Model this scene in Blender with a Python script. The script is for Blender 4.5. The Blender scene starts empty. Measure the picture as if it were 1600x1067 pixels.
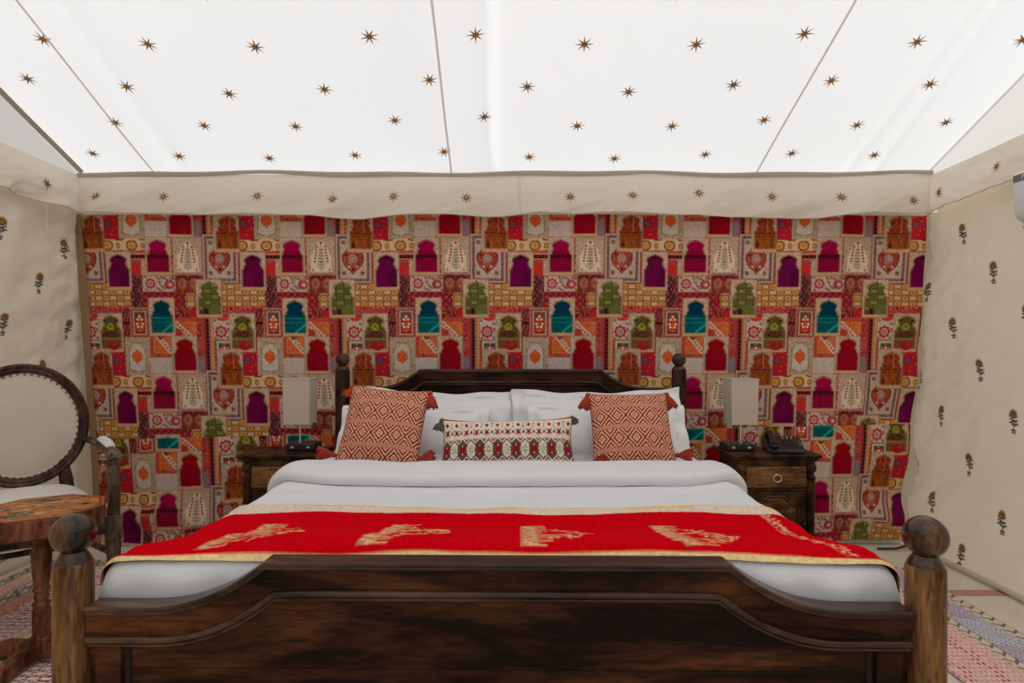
import bpy, math, random
import numpy as np
from mathutils import Vector, Matrix

PI = math.pi
R = math.radians
random.seed(7)
rng = np.random.default_rng(7)
SC = bpy.context.scene
COL = SC.collection

# ------------------------------------------------------------------ camera, light, exposure
cd = bpy.data.cameras.new('camera')
cd.sensor_width = 36.0
cd.lens = 21.6                      # 960 px of focal length on a 1600 px wide frame
cd.shift_y = 0.0053
cd.clip_start = 0.05
cam = bpy.data.objects.new('camera', cd)
cam.location = (0, 0, 1.22)
cam.rotation_euler = (R(90), 0, 0)
COL.objects.link(cam)
SC.camera = cam

wd = bpy.data.worlds.new('world')
SC.world = wd
wd.use_nodes = True
wd.node_tree.nodes['Background'].inputs[0].default_value = (0.97, 0.985, 1.0, 1)
wd.node_tree.nodes['Background'].inputs[1].default_value = 1.25

sd = bpy.data.lights.new('sun', 'SUN')
sd.energy = 5.2
sd.angle = R(12)
sd.color = (1.0, 0.98, 0.95)
sun = bpy.data.objects.new('sun', sd)
sun.rotation_euler = (R(8), R(30), 0)      # from the right and high
COL.objects.link(sun)

SC.view_settings.view_transform = 'Standard'
SC.view_settings.look = 'None'
SC.view_settings.gamma = 1.0
SC.view_settings.use_curve_mapping = False
SC.view_settings.exposure = -0.75

# ------------------------------------------------------------------ helpers: colour and noise
def s2l(c):
    c = np.asarray(c, dtype=float)
    return np.where(c <= 0.04045, c / 12.92, ((c + 0.055) / 1.055) ** 2.4)

def rgb(r, g, b, k=1.0):
    c = s2l(np.array([r, g, b]) / 255.0) * k
    return tuple(np.clip(c, 0, 0.95)) + (1.0,)

def vnoise(x, y, seed=0):
    x = np.asarray(x, float); y = np.asarray(y, float)
    xi = np.floor(x).astype(np.int64); yi = np.floor(y).astype(np.int64)
    fx = x - xi; fy = y - yi
    fx = fx * fx * (3 - 2 * fx); fy = fy * fy * (3 - 2 * fy)
    def h(a, b):
        n = (a * 374761393 + b * 668265263 + seed * 1442695041) & 0x7fffffff
        n = ((n ^ (n >> 13)) * 1274126177) & 0x7fffffff
        return ((n ^ (n >> 16)) & 0xffff) / 65535.0
    return (h(xi, yi) * (1 - fx) + h(xi + 1, yi) * fx) * (1 - fy) + (h(xi, yi + 1) * (1 - fx) + h(xi + 1, yi + 1) * fx) * fy

def fbm(x, y, seed=0, o=3):
    s = 0; a = 0.5
    for k in range(o):
        s = s + a * (vnoise(x * 2 ** k, y * 2 ** k, seed + k) - 0.5)
        a *= 0.5
    return s

# ------------------------------------------------------------------ helpers: objects
def tag(o, label=None, cat=None, group=None, kind=None):
    if label: o['label'] = label
    if cat: o['category'] = cat
    if group: o['group'] = group
    if kind: o['kind'] = kind
    return o

def empty(name, loc=(0, 0, 0), rz=0.0):
    o = bpy.data.objects.new(name, None)
    o.location = loc
    o.rotation_euler = (0, 0, rz)
    o.empty_display_size = 0.1
    COL.objects.link(o)
    return o

def link(name, me, parent=None):
    o = bpy.data.objects.new(name, me)
    COL.objects.link(o)
    if parent: o.parent = parent
    return o

class MB:
    """collects faces, built as one mesh object"""
    def __init__(s):
        s.v = []; s.f = []
    def add(s, vs, fs):
        n = len(s.v)
        s.v += [tuple(p) for p in vs]
        s.f += [tuple(i + n for i in f) for f in fs]
        return s
    def box(s, x0, x1, y0, y1, z0, z1, M=None):
        vs = [(x, y, z) for z in (z0, z1) for y in (y0, y1) for x in (x0, x1)]
        if M is not None: vs = [tuple(M @ Vector(p)) for p in vs]
        return s.add(vs, [(0, 2, 3, 1), (4, 5, 7, 6), (0, 1, 5, 4), (2, 6, 7, 3), (0, 4, 6, 2), (1, 3, 7, 5)])
    def lathe(s, prof, n=24, c=(0, 0, 0), M=None):
        vs = []; fs = []
        for (r, z) in prof:
            for k in range(n):
                a = 2 * PI * k / n
                vs.append((c[0] + r * math.cos(a), c[1] + r * math.sin(a), c[2] + z))
        m = len(prof)
        for i in range(m - 1):
            for k in range(n):
                k2 = (k + 1) % n
                fs.append((i * n + k, i * n + k2, (i + 1) * n + k2, (i + 1) * n + k))
        fs.append(tuple(range(n - 1, -1, -1)))
        fs.append(tuple((m - 1) * n + k for k in range(n)))
        if M is not None: vs = [tuple(M @ Vector(p)) for p in vs]
        return s.add(vs, fs)
    def tube(s, pts, r, n=10, closed=False, sy=1.0, taper=None):
        P = [Vector(p) for p in pts]; m = len(P); vs = []; fs = []
        up = None
        for i in range(m):
            if closed: t = P[(i + 1) % m] - P[i - 1]
            else: t = P[min(i + 1, m - 1)] - P[max(i - 1, 0)]
            t.normalize()
            if up is None:
                up = Vector((0, 0, 1)) if abs(t.z) < 0.9 else Vector((0, 1, 0))
            a = t.cross(up).normalized(); b = a.cross(t).normalized(); up = b
            rr = r if taper is None else r * taper[i]
            for k in range(n):
                q = 2 * PI * k / n
                vs.append(P[i] + a * rr * math.cos(q) + b * rr * sy * math.sin(q))
        for i in range(m if closed else m - 1):
            j = (i + 1) % m
            for k in range(n):
                k2 = (k + 1) % n
                fs.append((i * n + k, i * n + k2, j * n + k2, j * n + k))
        if not closed:
            fs.append(tuple(range(n - 1, -1, -1)))
            fs.append(tuple((m - 1) * n + k for k in range(n)))
        return s.add(vs, fs)
    def prism(s, poly, d0, d1, axis='y', M=None):
        """poly: list of 2D points, extruded along axis"""
        n = len(poly)
        def P(p, d):
            if axis == 'y': return (p[0], d, p[1])
            if axis == 'x': return (d, p[0], p[1])
            return (p[0], p[1], d)
        vs = [P(p, d0) for p in poly] + [P(p, d1) for p in poly]
        if M is not None: vs = [tuple(M @ Vector(p)) for p in vs]
        fs = [tuple(range(n)), tuple(range(2 * n - 1, n - 1, -1))]
        fs += [(i, i + n, (i + 1) % n + n, (i + 1) % n) for i in range(n)]
        return s.add(vs, fs)
    def build(s, name, m, parent=None, bevel=0.0, smooth=True, seg=2, ang=40):
        me = bpy.data.meshes.new(name)
        me.from_pydata(s.v, [], s.f)
        me.materials.append(m)
        import bmesh
        bm = bmesh.new(); bm.from_mesh(me)
        bmesh.ops.recalc_face_normals(bm, faces=bm.faces)
        bm.to_mesh(me); bm.free()
        if smooth:
            me.polygons.foreach_set('use_smooth', [True] * len(me.polygons))
            me.set_sharp_from_angle(angle=R(ang))
        o = link(name, me, parent)
        if bevel > 0:
            b = o.modifiers.new('bevel', 'BEVEL')
            b.width = bevel; b.segments = seg; b.limit_method = 'ANGLE'; b.angle_limit = R(35)
            b.harden_normals = False
        return o

def grid(name, P, m, parent=None, col=None, flip=False):
    """P (h,w,3) vertex grid -> quad mesh, optional per-vertex linear colours (h,w,3)"""
    h, w = P.shape[:2]
    me = bpy.data.meshes.new(name)
    me.vertices.add(h * w)
    me.vertices.foreach_set('co', np.ascontiguousarray(P, dtype=np.float32).ravel())
    idx = np.arange(h * w, dtype=np.int32).reshape(h, w)
    q = np.stack([idx[:-1, :-1], idx[:-1, 1:], idx[1:, 1:], idx[1:, :-1]], -1)
    if flip: q = q[..., ::-1]
    q = np.ascontiguousarray(q).reshape(-1, 4)
    nf = len(q)
    me.loops.add(nf * 4)
    me.loops.foreach_set('vertex_index', q.ravel())
    me.polygons.add(nf)
    me.polygons.foreach_set('loop_start', np.arange(nf, dtype=np.int32) * 4)
    try: me.polygons.foreach_set('loop_total', np.full(nf, 4, np.int32))
    except Exception: pass
    me.polygons.foreach_set('use_smooth', np.ones(nf, dtype=bool))
    me.update(calc_edges=True)
    if col is not None:
        a = me.color_attributes.new('print', 'FLOAT_COLOR', 'POINT')
        c4 = np.ones((h * w, 4), np.float32)
        c4[:, :3] = col.reshape(-1, 3)
        a.data.foreach_set('color', c4.ravel())
    me.materials.append(m)
    return link(name, me, parent)

# ------------------------------------------------------------------ materials
def _mat(name):
    m = bpy.data.materials.new(name); m.use_nodes = True
    nt = m.node_tree
    return m, nt, nt.nodes['Principled BSDF'], nt.nodes['Material Output']

def N(nt, t, **k):
    n = nt.nodes.new(t)
    for a, b in k.items():
        if hasattr(n, a): setattr(n, a, b)
    return n

def noise(nt, scale, detail=3, stretch=(1, 1, 1), coord='Object'):
    tc = N(nt, 'ShaderNodeTexCoord'); mp = N(nt, 'ShaderNodeMapping')
    mp.inputs['Scale'].default_value = stretch
    nt.links.new(tc.outputs[coord], mp.inputs[0])
    n = N(nt, 'ShaderNodeTexNoise')
    n.inputs['Scale'].default_value = scale; n.inputs['Detail'].default_value = detail
    nt.links.new(mp.outputs[0], n.inputs[0])
    return n, mp

def ramp(nt, src, stops):
    r = N(nt, 'ShaderNodeValToRGB')
    e = r.color_ramp.elements
    e[0].position, e[0].color = stops[0]
    e[1].position, e[1].color = stops[-1]
    for p, c in stops[1:-1]:
        x = e.new(p); x.color = c
    nt.links.new(src, r.inputs[0])
    return r

def bump(nt, b, src, strength, dist=0.002):
    u = N(nt, 'ShaderNodeBump')
    u.inputs['Strength'].default_value = strength; u.inputs['Distance'].default_value = dist
    nt.links.new(src, u.inputs['Height'])
    nt.links.new(u.outputs[0], b.inputs['Normal'])
    return u

def plain(name, c, rough=0.5, metal=0.0, var=0.12, scale=30, bs=0.1, coat=0.0):
    m, nt, b, o = _mat(name)
    n, _ = noise(nt, scale)
    c2 = tuple(x * (1 - var) for x in c[:3]) + (1,)
    r = ramp(nt, n.outputs[0], [(0.35, c2), (0.65, c)])
    nt.links.new(r.outputs[0], b.inputs['Base Color'])
    b.inputs['Roughness'].default_value = rough
    b.inputs['Metallic'].default_value = metal
    b.inputs['Coat Weight'].default_value = coat
    if bs: bump(nt, b, n.outputs[0], bs)
    return m

def fabric(name, c, weave=900, var=0.06, bs=0.25, rough=0.9, trans=0.0, crease=0.0, sheen=0.1, tcol=None):
    m, nt, b, o = _mat(name)
    n, _ = noise(nt, 6, 4)
    c2 = tuple(x * (1 - var) for x in c[:3]) + (1,)
    r = ramp(nt, n.outputs[0], [(0.35, c2), (0.65, c)])
    nt.links.new(r.outputs[0], b.inputs['Base Color'])
    b.inputs['Roughness'].default_value = rough
    b.inputs['Sheen Weight'].default_value = sheen
    w, _ = noise(nt, weave, 1)
    k, _ = noise(nt, 14, 5, (1, 1, 1))
    ad = N(nt, 'ShaderNodeMath', operation='MULTIPLY_ADD')
    ad.inputs[1].default_value = crease * 6
    nt.links.new(k.outputs[0], ad.inputs[0]); nt.links.new(w.outputs[0], ad.inputs[2])
    bump(nt, b, ad.outputs[0], bs, 0.0015)
    if trans > 0:
        t = N(nt, 'ShaderNodeBsdfTranslucent'); mx = N(nt, 'ShaderNodeMixShader')
        t.inputs[0].default_value = tcol or c
        mx.inputs[0].default_value = trans
        nt.links.new(b.outputs[0], mx.inputs[1]); nt.links.new(t.outputs[0], mx.inputs[2])
        nt.links.new(mx.outputs[0], o.inputs[0])
    return m

def printed(name, gain=1.0, rough=0.85, weave=700, bs=0.3, crease=0.0, spec=0.06):
    m, nt, b, o = _mat(name)
    a = N(nt, 'ShaderNodeAttribute'); a.attribute_name = 'print'
    n, _ = noise(nt, 90, 3)
    mm = N(nt, 'ShaderNodeMapRange')
    mm.inputs[1].default_value = 0.3; mm.inputs[2].default_value = 0.7
    mm.inputs[3].default_value = 0.82 * gain; mm.inputs[4].default_value = 1.12 * gain
    nt.links.new(n.outputs[0], mm.inputs[0])
    vm = N(nt, 'ShaderNodeVectorMath', operation='SCALE')
    nt.links.new(a.outputs['Color'], vm.inputs[0]); nt.links.new(mm.outputs[0], vm.inputs['Scale'])
    nt.links.new(vm.outputs[0], b.inputs['Base Color'])
    b.inputs['Roughness'].default_value = rough
    b.inputs['Specular IOR Level'].default_value = spec
    w, _ = noise(nt, weave, 1)
    k, _ = noise(nt, 12, 4)
    ad = N(nt, 'ShaderNodeMath', operation='MULTIPLY_ADD')
    ad.inputs[1].default_value = crease * 6
    nt.links.new(k.outputs[0], ad.inputs[0]); nt.links.new(w.outputs[0], ad.inputs[2])
    bump(nt, b, ad.outputs[0], bs, 0.0015)
    return m

def wood(name, dark, mid, hi, stretch=(0.15, 1, 1), scale=7, rough=0.32, coat=0.06, blotch=1.0, spec=0.15):
    m, nt, b, o = _mat(name)
    big, mp = noise(nt, 2.6, 4, stretch)
    big.inputs['Distortion'].default_value = 2.2
    fine, _ = noise(nt, scale * 9, 6, stretch)
    fine.inputs['Distortion'].default_value = 0.6
    mid_n, _ = noise(nt, scale, 5, stretch)
    mid_n.inputs['Distortion'].default_value = 1.5
    r1 = ramp(nt, mid_n.outputs[0], [(0.42, dark), (0.58, mid)])
    r2 = ramp(nt, big.outputs[0], [(0.47, (0, 0, 0, 1)), (0.62, (1, 1, 1, 1))])
    mx = N(nt, 'ShaderNodeMix', data_type='RGBA')
    mu = N(nt, 'ShaderNodeMath', operation='MULTIPLY'); mu.inputs[1].default_value = blotch
    nt.links.new(r2.outputs[0], mu.inputs[0])
    nt.links.new(mu.outputs[0], mx.inputs[0])
    nt.links.new(r1.outputs[0], mx.inputs[6]); mx.inputs[7].default_value = hi
    r3 = ramp(nt, fine.outputs[0], [(0.36, (0.30, 0.27, 0.25, 1)), (0.58, (1.0, 1.0, 1.0, 1))])
    ml = N(nt, 'ShaderNodeMix', data_type='RGBA', blend_type='MULTIPLY'); ml.inputs[0].default_value = 0.8
    nt.links.new(mx.outputs[2], ml.inputs[6]); nt.links.new(r3.outputs[0], ml.inputs[7])
    nt.links.new(ml.outputs[2], b.inputs['Base Color'])
    b.inputs['Roughness'].default_value = rough
    b.inputs['Coat Weight'].default_value = coat
    b.inputs['Coat Roughness'].default_value = 0.15
    b.inputs['Specular IOR Level'].default_value = spec
    bump(nt, b, fine.outputs[0], 0.12, 0.001)
    return m

M = {}
# tent cloth
M['roof'] = fabric('roof_cloth', (0.86, 0.87, 0.88, 1), weave=500, var=0.02, bs=0.08, trans=0.585, sheen=0, tcol=(0.86, 0.87, 0.88, 1))
CREAM = (0.77, 0.68, 0.55, 1)
M['wall'] = fabric('wall_cloth', CREAM, weave=500, var=0.04, bs=0.3, trans=0.15, crease=0.25, sheen=0.05)
M['valance'] = fabric('valance_cloth', (0.76, 0.68, 0.57, 1), weave=500, var=0.04, bs=0.3, trans=0.26, crease=0.5, sheen=0.05)
M['gable'] = fabric('gable_cloth', (0.84, 0.83, 0.81, 1), weave=500, var=0.03, bs=0.15, trans=0.5, sheen=0)
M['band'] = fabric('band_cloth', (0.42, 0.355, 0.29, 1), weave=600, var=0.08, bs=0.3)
M['seam'] = fabric('seam_cloth', (0.80, 0.77, 0.73, 1), weave=600, var=0.05, bs=0.2, trans=0.35)
M['star'] = fabric('star_print', rgb(170, 118, 55, 0.8), var=0.4, bs=0.0, trans=0.35, tcol=(0.30, 0.16, 0.05, 1), sheen=0)
M['star_eye'] = plain('star_eye_print', rgb(235, 215, 190), 0.8)
M['flower'] = plain('flower_print', rgb(150, 105, 45), 0.85, var=0.3, scale=80)
M['stem'] = plain('stem_print', rgb(85, 75, 62), 0.85, var=0.3, scale=80)
M['hem'] = fabric('hem_cloth', (0.62, 0.56, 0.38, 1), weave=500, var=0.2)
M['backing'] = fabric('backing_cloth', rgb(150, 115, 80, 1.0), weave=500, var=0.15)
M['floor'] = fabric('floor_cloth', (0.72, 0.64, 0.53, 1), weave=260, var=0.10, bs=0.4, crease=0.15)
M['stripe'] = fabric('floor_stripe_cloth', rgb(190, 135, 120), weave=300, var=0.1)
# furniture
D_ = (0.013, 0.0048, 0.0020, 1); MI_ = (0.050, 0.0155, 0.0072, 1); HI_ = (0.125, 0.043, 0.0145, 1)
M['bed_wood'] = wood('dark_bed_wood', D_, MI_, HI_, (0.16, 1, 1), scale=9, rough=0.42, coat=0.0, spec=0.10)
M['bed_wood_v'] = wood('bed_post_wood', (0.09, 0.036, 0.012, 1), (0.24, 0.115, 0.045, 1), (0.40, 0.20, 0.06, 1), (1, 1, 0.18), rough=0.35, scale=9)
M['finial'] = wood('finial_wood', (0.014, 0.006, 0.003, 1), (0.055, 0.022, 0.009, 1), (0.17, 0.075, 0.02, 1), (1, 1, 0.4), rough=0.15, coat=0.25, spec=0.25, scale=14)
M['mould'] = wood('moulding_wood', (0.024, 0.010, 0.006, 1), (0.070, 0.031, 0.019, 1), (0.12, 0.056, 0.032, 1), (0.15, 1, 1), rough=0.30, coat=0.15, spec=0.22)
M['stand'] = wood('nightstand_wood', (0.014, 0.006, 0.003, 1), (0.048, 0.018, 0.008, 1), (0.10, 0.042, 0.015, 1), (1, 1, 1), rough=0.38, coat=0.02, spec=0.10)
M['drawer'] = wood('drawer_wood', (0.055, 0.022, 0.008, 1), (0.17, 0.075, 0.027, 1), (0.26, 0.125, 0.045, 1), (0.25, 1, 1), rough=0.45, coat=0.0, spec=0.08)
M['chair_wood'] = wood('chair_wood', (0.035, 0.016, 0.012, 1), (0.11, 0.05, 0.034, 1), (0.16, 0.085, 0.055, 1), (1, 1, 0.5), rough=0.3)
M['arm_wood'] = wood('worn_arm_wood', (0.035, 0.02, 0.013, 1), (0.12, 0.075, 0.05, 1), (0.19, 0.13, 0.09, 1), (1, 1, 0.25), rough=0.5)
M['table_wood'] = wood('table_wood', (0.10, 0.03, 0.015, 1), (0.22, 0.075, 0.035, 1), (0.30, 0.12, 0.06, 1), (1, 1, 0.3), rough=0.4)
M['groove'] = plain('shadow_groove_wood', (0.010, 0.006, 0.005, 1), 0.95, var=0.2, scale=60)
M['brass'] = plain('aged_brass', (0.30, 0.21, 0.11, 1), 0.32, 0.9, var=0.4, scale=200)
M['chrome'] = plain('brushed_steel', (0.75, 0.74, 0.72, 1), 0.25, 0.95, var=0.05, scale=200)
M['black'] = plain('black_plastic', (0.012, 0.010, 0.012, 1), 0.32, var=0.2, scale=120)
M['black_gloss'] = plain('black_gloss_plastic', (0.02, 0.016, 0.02, 1), 0.18, var=0.2, scale=120)
M['grey_plastic'] = plain('grey_plastic', (0.13, 0.13, 0.13, 1), 0.45, var=0.05)
M['white_plastic'] = plain('white_plastic', (0.74, 0.74, 0.74, 1), 0.4, var=0.02, bs=0.02)
M['white_mark'] = plain('white_mark', (0.75, 0.73, 0.75, 1), 0.5, var=0.02)
# textiles
M['linen'] = fabric('white_linen', (0.80, 0.81, 0.83, 1), weave=420, var=0.03, bs=0.35, crease=0.25, trans=0.05)
M['pillow'] = fabric('pillowcase_cotton', (0.83, 0.82, 0.82, 1), weave=700, var=0.03, bs=0.3, crease=0.6, trans=0.08)
M['duvet'] = fabric('duvet_cotton', (0.73, 0.74, 0.76, 1), weave=200, var=0.03, bs=0.5, crease=0.5, trans=0.03)
M['upholstery'] = fabric('upholstery_cloth', (0.60, 0.53, 0.44, 1), weave=800, var=0.08, bs=0.3, crease=0.15)
M['seat_cloth'] = fabric('seat_cloth', (0.72, 0.67, 0.60, 1), weave=800, var=0.05, bs=0.3, crease=0.2)
M['shade'] = fabric('lampshade_cloth', (0.68, 0.58, 0.48, 1), weave=900, var=0.04, bs=0.35, trans=0.2)
M['rust_yarn'] = fabric('rust_yarn', rgb(178, 48, 28, 0.95), weave=260, var=0.35, bs=0.6)
M['green_yarn'] = fabric('green_yarn', rgb(85, 82, 66), weave=260, var=0.3, bs=0.6)
M['rust_plain'] = fabric('rust_backing', rgb(170, 95, 75), weave=500, var=0.2)
M['cream_plain'] = fabric('cream_backing', rgb(225, 205, 185), weave=500, var=0.1)
M['tapestry'] = printed('patchwork_print', 1.0, crease=0.5)
M['runner'] = printed('runner_print', 0.98, rough=0.85, crease=0.9, spec=0.015)
M['rug'] = printed('rug_weave', 1.2, rough=0.95, weave=260, bs=0.9)
M['cushion_print'] = printed('cushion_weave', 1.0, weave=500, bs=0.6)
M['inlay'] = printed('painted_inlay', 1.0, rough=0.35, weave=300, bs=0.2)

# ------------------------------------------------------------------ raster canvas for prints
class Canvas:
    """small raster in cell units, used as per-vertex print colours"""
    def __init__(s, w, h, sx, sy, bg, wrap=False):
        s.W = int(w); s.H = int(h); s.sx = sx; s.sy = sy; s.wrap = wrap   # sx: raster px per unit
        s.a = np.empty((s.H, s.W, 3)); s.a[:] = np.array(bg) / 255.0
    def paint(s, x0, y0, x1, y1, fn, col):
        i0 = int(math.floor(x0 * s.sx)) - 1; i1 = int(math.ceil(x1 * s.sx)) + 2
        j0 = int(math.floor(y0 * s.sy)) - 1; j1 = int(math.ceil(y1 * s.sy)) + 2
        if not s.wrap:
            i0 = max(i0, 0); j0 = max(j0, 0); i1 = min(i1, s.W); j1 = min(j1, s.H)
        if i1 <= i0 or j1 <= j0: return
        ii = np.arange(i0, i1); jj = np.arange(j0, j1)
        xx, yy = np.meshgrid((ii + 0.5) / s.sx, (jj + 0.5) / s.sy)
        m = fn(xx, yy)
        I, J = np.meshgrid(ii % s.W, jj % s.H)
        c = col(xx, yy) if callable(col) else np.array(col, float)
        c = np.broadcast_to(np.asarray(c, float), xx.shape + (3,))
        s.a[J[m], I[m]] = c[m] / 255.0
    def rect(s, x0, y0, x1, y1, col):
        s.paint(x0, y0, x1, y1, lambda x, y: (x >= x0) & (x < x1) & (y >= y0) & (y < y1), col)
    def ell(s, cx, cy, rx, ry, col, rot=0.0):
        r = max(rx, ry); c, n = math.cos(rot), math.sin(rot)
        s.paint(cx - r, cy - r, cx + r, cy + r,
                lambda x, y: (((x - cx) * c + (y - cy) * n) / rx) ** 2 + ((-(x - cx) * n + (y - cy) * c) / ry) ** 2 <= 1, col)
    def poly(s, pts, col):
        pts = np.array(pts, float)
        def fn(x, y):
            m = np.zeros(x.shape, bool)
            n = len(pts)
            for i in range(n):
                xa, ya = pts[i]; xb, yb = pts[(i + 1) % n]
                if ya == yb: continue
                c = ((ya > y) != (yb > y)) & (x < (xb - xa) * (y - ya) / (yb - ya) + xa)
                m ^= c
            return m
        s.paint(pts[:, 0].min(), pts[:, 1].min(), pts[:, 0].max(), pts[:, 1].max(), fn, col)
    def line(s, x0, y0, x1, y1, w, col):
        d = math.hypot(x1 - x0, y1 - y0) + 1e-9
        ux, uy = (x1 - x0) / d, (y1 - y0) / d
        def fn(x, y):
            t = np.clip((x - x0) * ux + (y - y0) * uy, 0, d)
            return (x - x0 - t * ux) ** 2 + (y - y0 - t * uy) ** 2 <= (w / 2) ** 2
        s.paint(min(x0, x1) - w, min(y0, y1) - w, max(x0, x1) + w, max(y0, y1) + w, fn, col)
    def down(s, k, gain=1.0, mx=0.9):
        a = s.a[:s.H // k * k, :s.W // k * k].reshape(s.H // k, k, s.W // k, k, 3)
        lin = s2l(a).mean(axis=(1, 3)) * gain
        return np.clip(lin, 0, mx)

# ================================================================== SETTING
YB = 3.80                       # plane of the hanging
H0 = 2.29                       # eave height
XL, XR = -2.66, 2.57            # eave ends
SL = 0.43                       # roof slope
YR = 1.25                       # ridge
YF = -1.45                      # front

def roof_z(x, y):
    x = np.asarray(x, float); y = np.asarray(y, float)
    base = H0 + SL * (YB - np.maximum(y, 2 * YR - y))
    t = np.clip((YB - y) / 2.5, 0, 1)
    # cloth sags a little between the seams and creases where it is pulled
    sag = -0.020 * np.sin(np.clip((x + 2.2) / 1.85 * PI, -20, 20)) ** 2 * np.sin(np.clip(t, 0, 1) * PI)
    xc = x + 0.115 - 0.02 * t
    fold = 0.060 * np.exp(-t * 0.9) * (1 - np.exp(-t * 22)) * np.where(xc < 0, np.exp(np.minimum(xc, 0) / 0.11), np.exp(-np.maximum(xc, 0) / 0.02))
    fold += 0.022 * np.exp(-t * 0.5) * (1 - np.exp(-t * 22)) * np.exp(-((x + 0.35) / 0.22) ** 2)
    fold += -0.012 * np.exp(-((x - 2.22 + 0.16 * t) / 0.03) ** 2) * np.exp(-t * 2)
    fold += -0.010 * np.exp(-((x - 2.05 - 0.02 * t) / 0.03) ** 2) * np.exp(-t * 2)
    fold += -0.010 * np.exp(-((x + 2.02 - 0.05 * t) / 0.05) ** 2) * np.exp(-t * 1.5)
    eave = 0.012 * fbm(x * 2.2, y * 0 + 3.1, 5) * np.exp(-t * 8) * 2
    return base + sag + fold + eave + 0.010 * fbm(x * 1.7, y * 1.2, 11)

xs = np.linspace(XL, XR, 300); ys = np.concatenate([np.linspace(YF, YR, 40), np.linspace(YR, YB, 110)[1:]])
X, Y = np.meshgrid(xs, ys)
roof = grid('ceiling', np.stack([X, Y, roof_z(X, Y)], -1), M['roof'])
tag(roof, 'white translucent tent roof cloth printed with small brown stars', kind='structure')

def eight_star(r, wid=0.16, eye=0.0):
    pts = []
    for k in range(16):
        a = 2 * PI * k / 16 + PI / 8 * 0
        q = r * (1.0 if (k // 2) % 2 == 0 else 0.92) if k % 2 == 0 else r * 0.25
        pts.append((q * math.sin(a), q * math.cos(a)))
    return pts

def decal(name, shapes, surf, m, parent):
    """shapes: list of 2D outlines, surf(a,b)->xyz; thin printed patch following the cloth"""
    vs = []; fs = []
    for sh in shapes:
        n0 = len(vs)
        cx = sum(p[0] for p in sh) / len(sh); cy = sum(p[1] for p in sh) / len(sh)
        vs.append(surf(cx, cy))
        for p in sh: vs.append(surf(*p))
        n = len(sh)
        fs += [(n0, n0 + 1 + i, n0 + 1 + (i + 1) % n) for i in range(n)]
    me = bpy.data.meshes.new(name)
    me.from_pydata([tuple(float(c) for c in v) for v in vs], [], fs)
    me.materials.append(m)
    return link(name, me, parent)

ROWS = [(62, [67, 231, 399, 577, 743, 913, 1088, 1257, 1433, 1598], [60, 65, 67, 56, 64, 63, 64, 51, 62, 55]),
        (133, [43, 198, 358, 507, 671, 824, 982, 1146, 1299, 1453], [121, 132, 142, 136, 130, 132, 138, 130, 125, 127]),
        (190, [180, 319, 462, 617, 757, 902, 1050, 1194, 1339, 1478], [190, 194, 194, 188, 193, 193, 194, 186, 194, 188]),
        (242, [145, 280, 421, 555, 694, 827, 960, 1102, 1237, 1366], [239, 242, 245, 242, 241, 243, 245, 240, 239, 241])]
def roof_hit(px, py):
    y = 2.704 / (SL + (542 - py) / 960.0)
    return (px - 800) / 960.0 * y, y
star_xy = []
for _, pxs, pys in ROWS:
    for a, b in zip(pxs, pys):
        star_xy.append(roof_hit(a, b))
# the print carries on over the rest of the roof
for r in range(1, 9):
    yy = star_xy[0][1] - 0.24 * r
    for k in range(-5, 6):
        x = k * 0.515 + (0.26 if r % 2 else 0.0) - 0.05
        if abs(x + 0.05) < 2.55 and yy > -1.2: star_xy.append((x, yy))
for i, (sx, sy) in enumerate(star_xy):
    rot = random.uniform(-0.25, 0.25); c, s = math.cos(rot), math.sin(rot)
    sh = [(p[0] * c - p[1] * s, p[0] * s + p[1] * c) for p in eight_star(0.049)]
    f = lambda a, b, sx=sx, sy=sy: (sx + a, sy + b * 0.92, roof_z(sx + a, sy + b * 0.92) - 0.004)
    decal('printed_star', [sh], f, M['star'], roof)

# seams of the roof panels
for xsn in (-2.197, -0.366, 1.512):
    yy = np.linspace(YR, YB, 60); w = np.linspace(-0.006, 0.006, 3)
    W_, Y_ = np.meshgrid(w + xsn, yy)
    grid('seam', np.stack([W_ + 0.008 * np.sin(Y_ * 3), Y_, roof_z(W_, Y_) - 0.005], -1), M['seam'], roof)

# walls -------------------------------------------------------------
def wall_x(side, y, z):
    y = np.asarray(y, float); z = np.asarray(z, float)
    if side < 0:
        x = -2.70 - 0.05 * np.clip(1 - z / 1.0, 0, 1) ** 2
        near = np.exp(-(YB - y) / 0.35)
        x = x + 0.11 * fbm(y * 5 + z * 3.2, z * 8 - y * 4.0, 21) * near + 0.03 * fbm(y * 1.6, z * 0.7, 22)
        x = x + 0.03 * np.exp(-((y - 3.30) / 0.10) ** 2) * np.exp(-((z - 1.9) / 0.35) ** 2)
    else:
        x = 2.60 - 0.115 * np.clip(1 - z / 1.9, 0, 1) ** 1.2 - 0.02 * np.exp(-z / 0.12)
        near = np.exp(-(YB - y) / 0.40)
        x = x - 0.11 * fbm(y * 4 - z * 3.0, z * 7 + y * 5.0, 31) * near - 0.03 * fbm(y * 1.3, z * 0.8, 32)
        x = x - 0.035 * np.exp(-z / 0.35) * (0.5 + fbm(y * 1.2, z * 10, 33))
    return x

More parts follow.
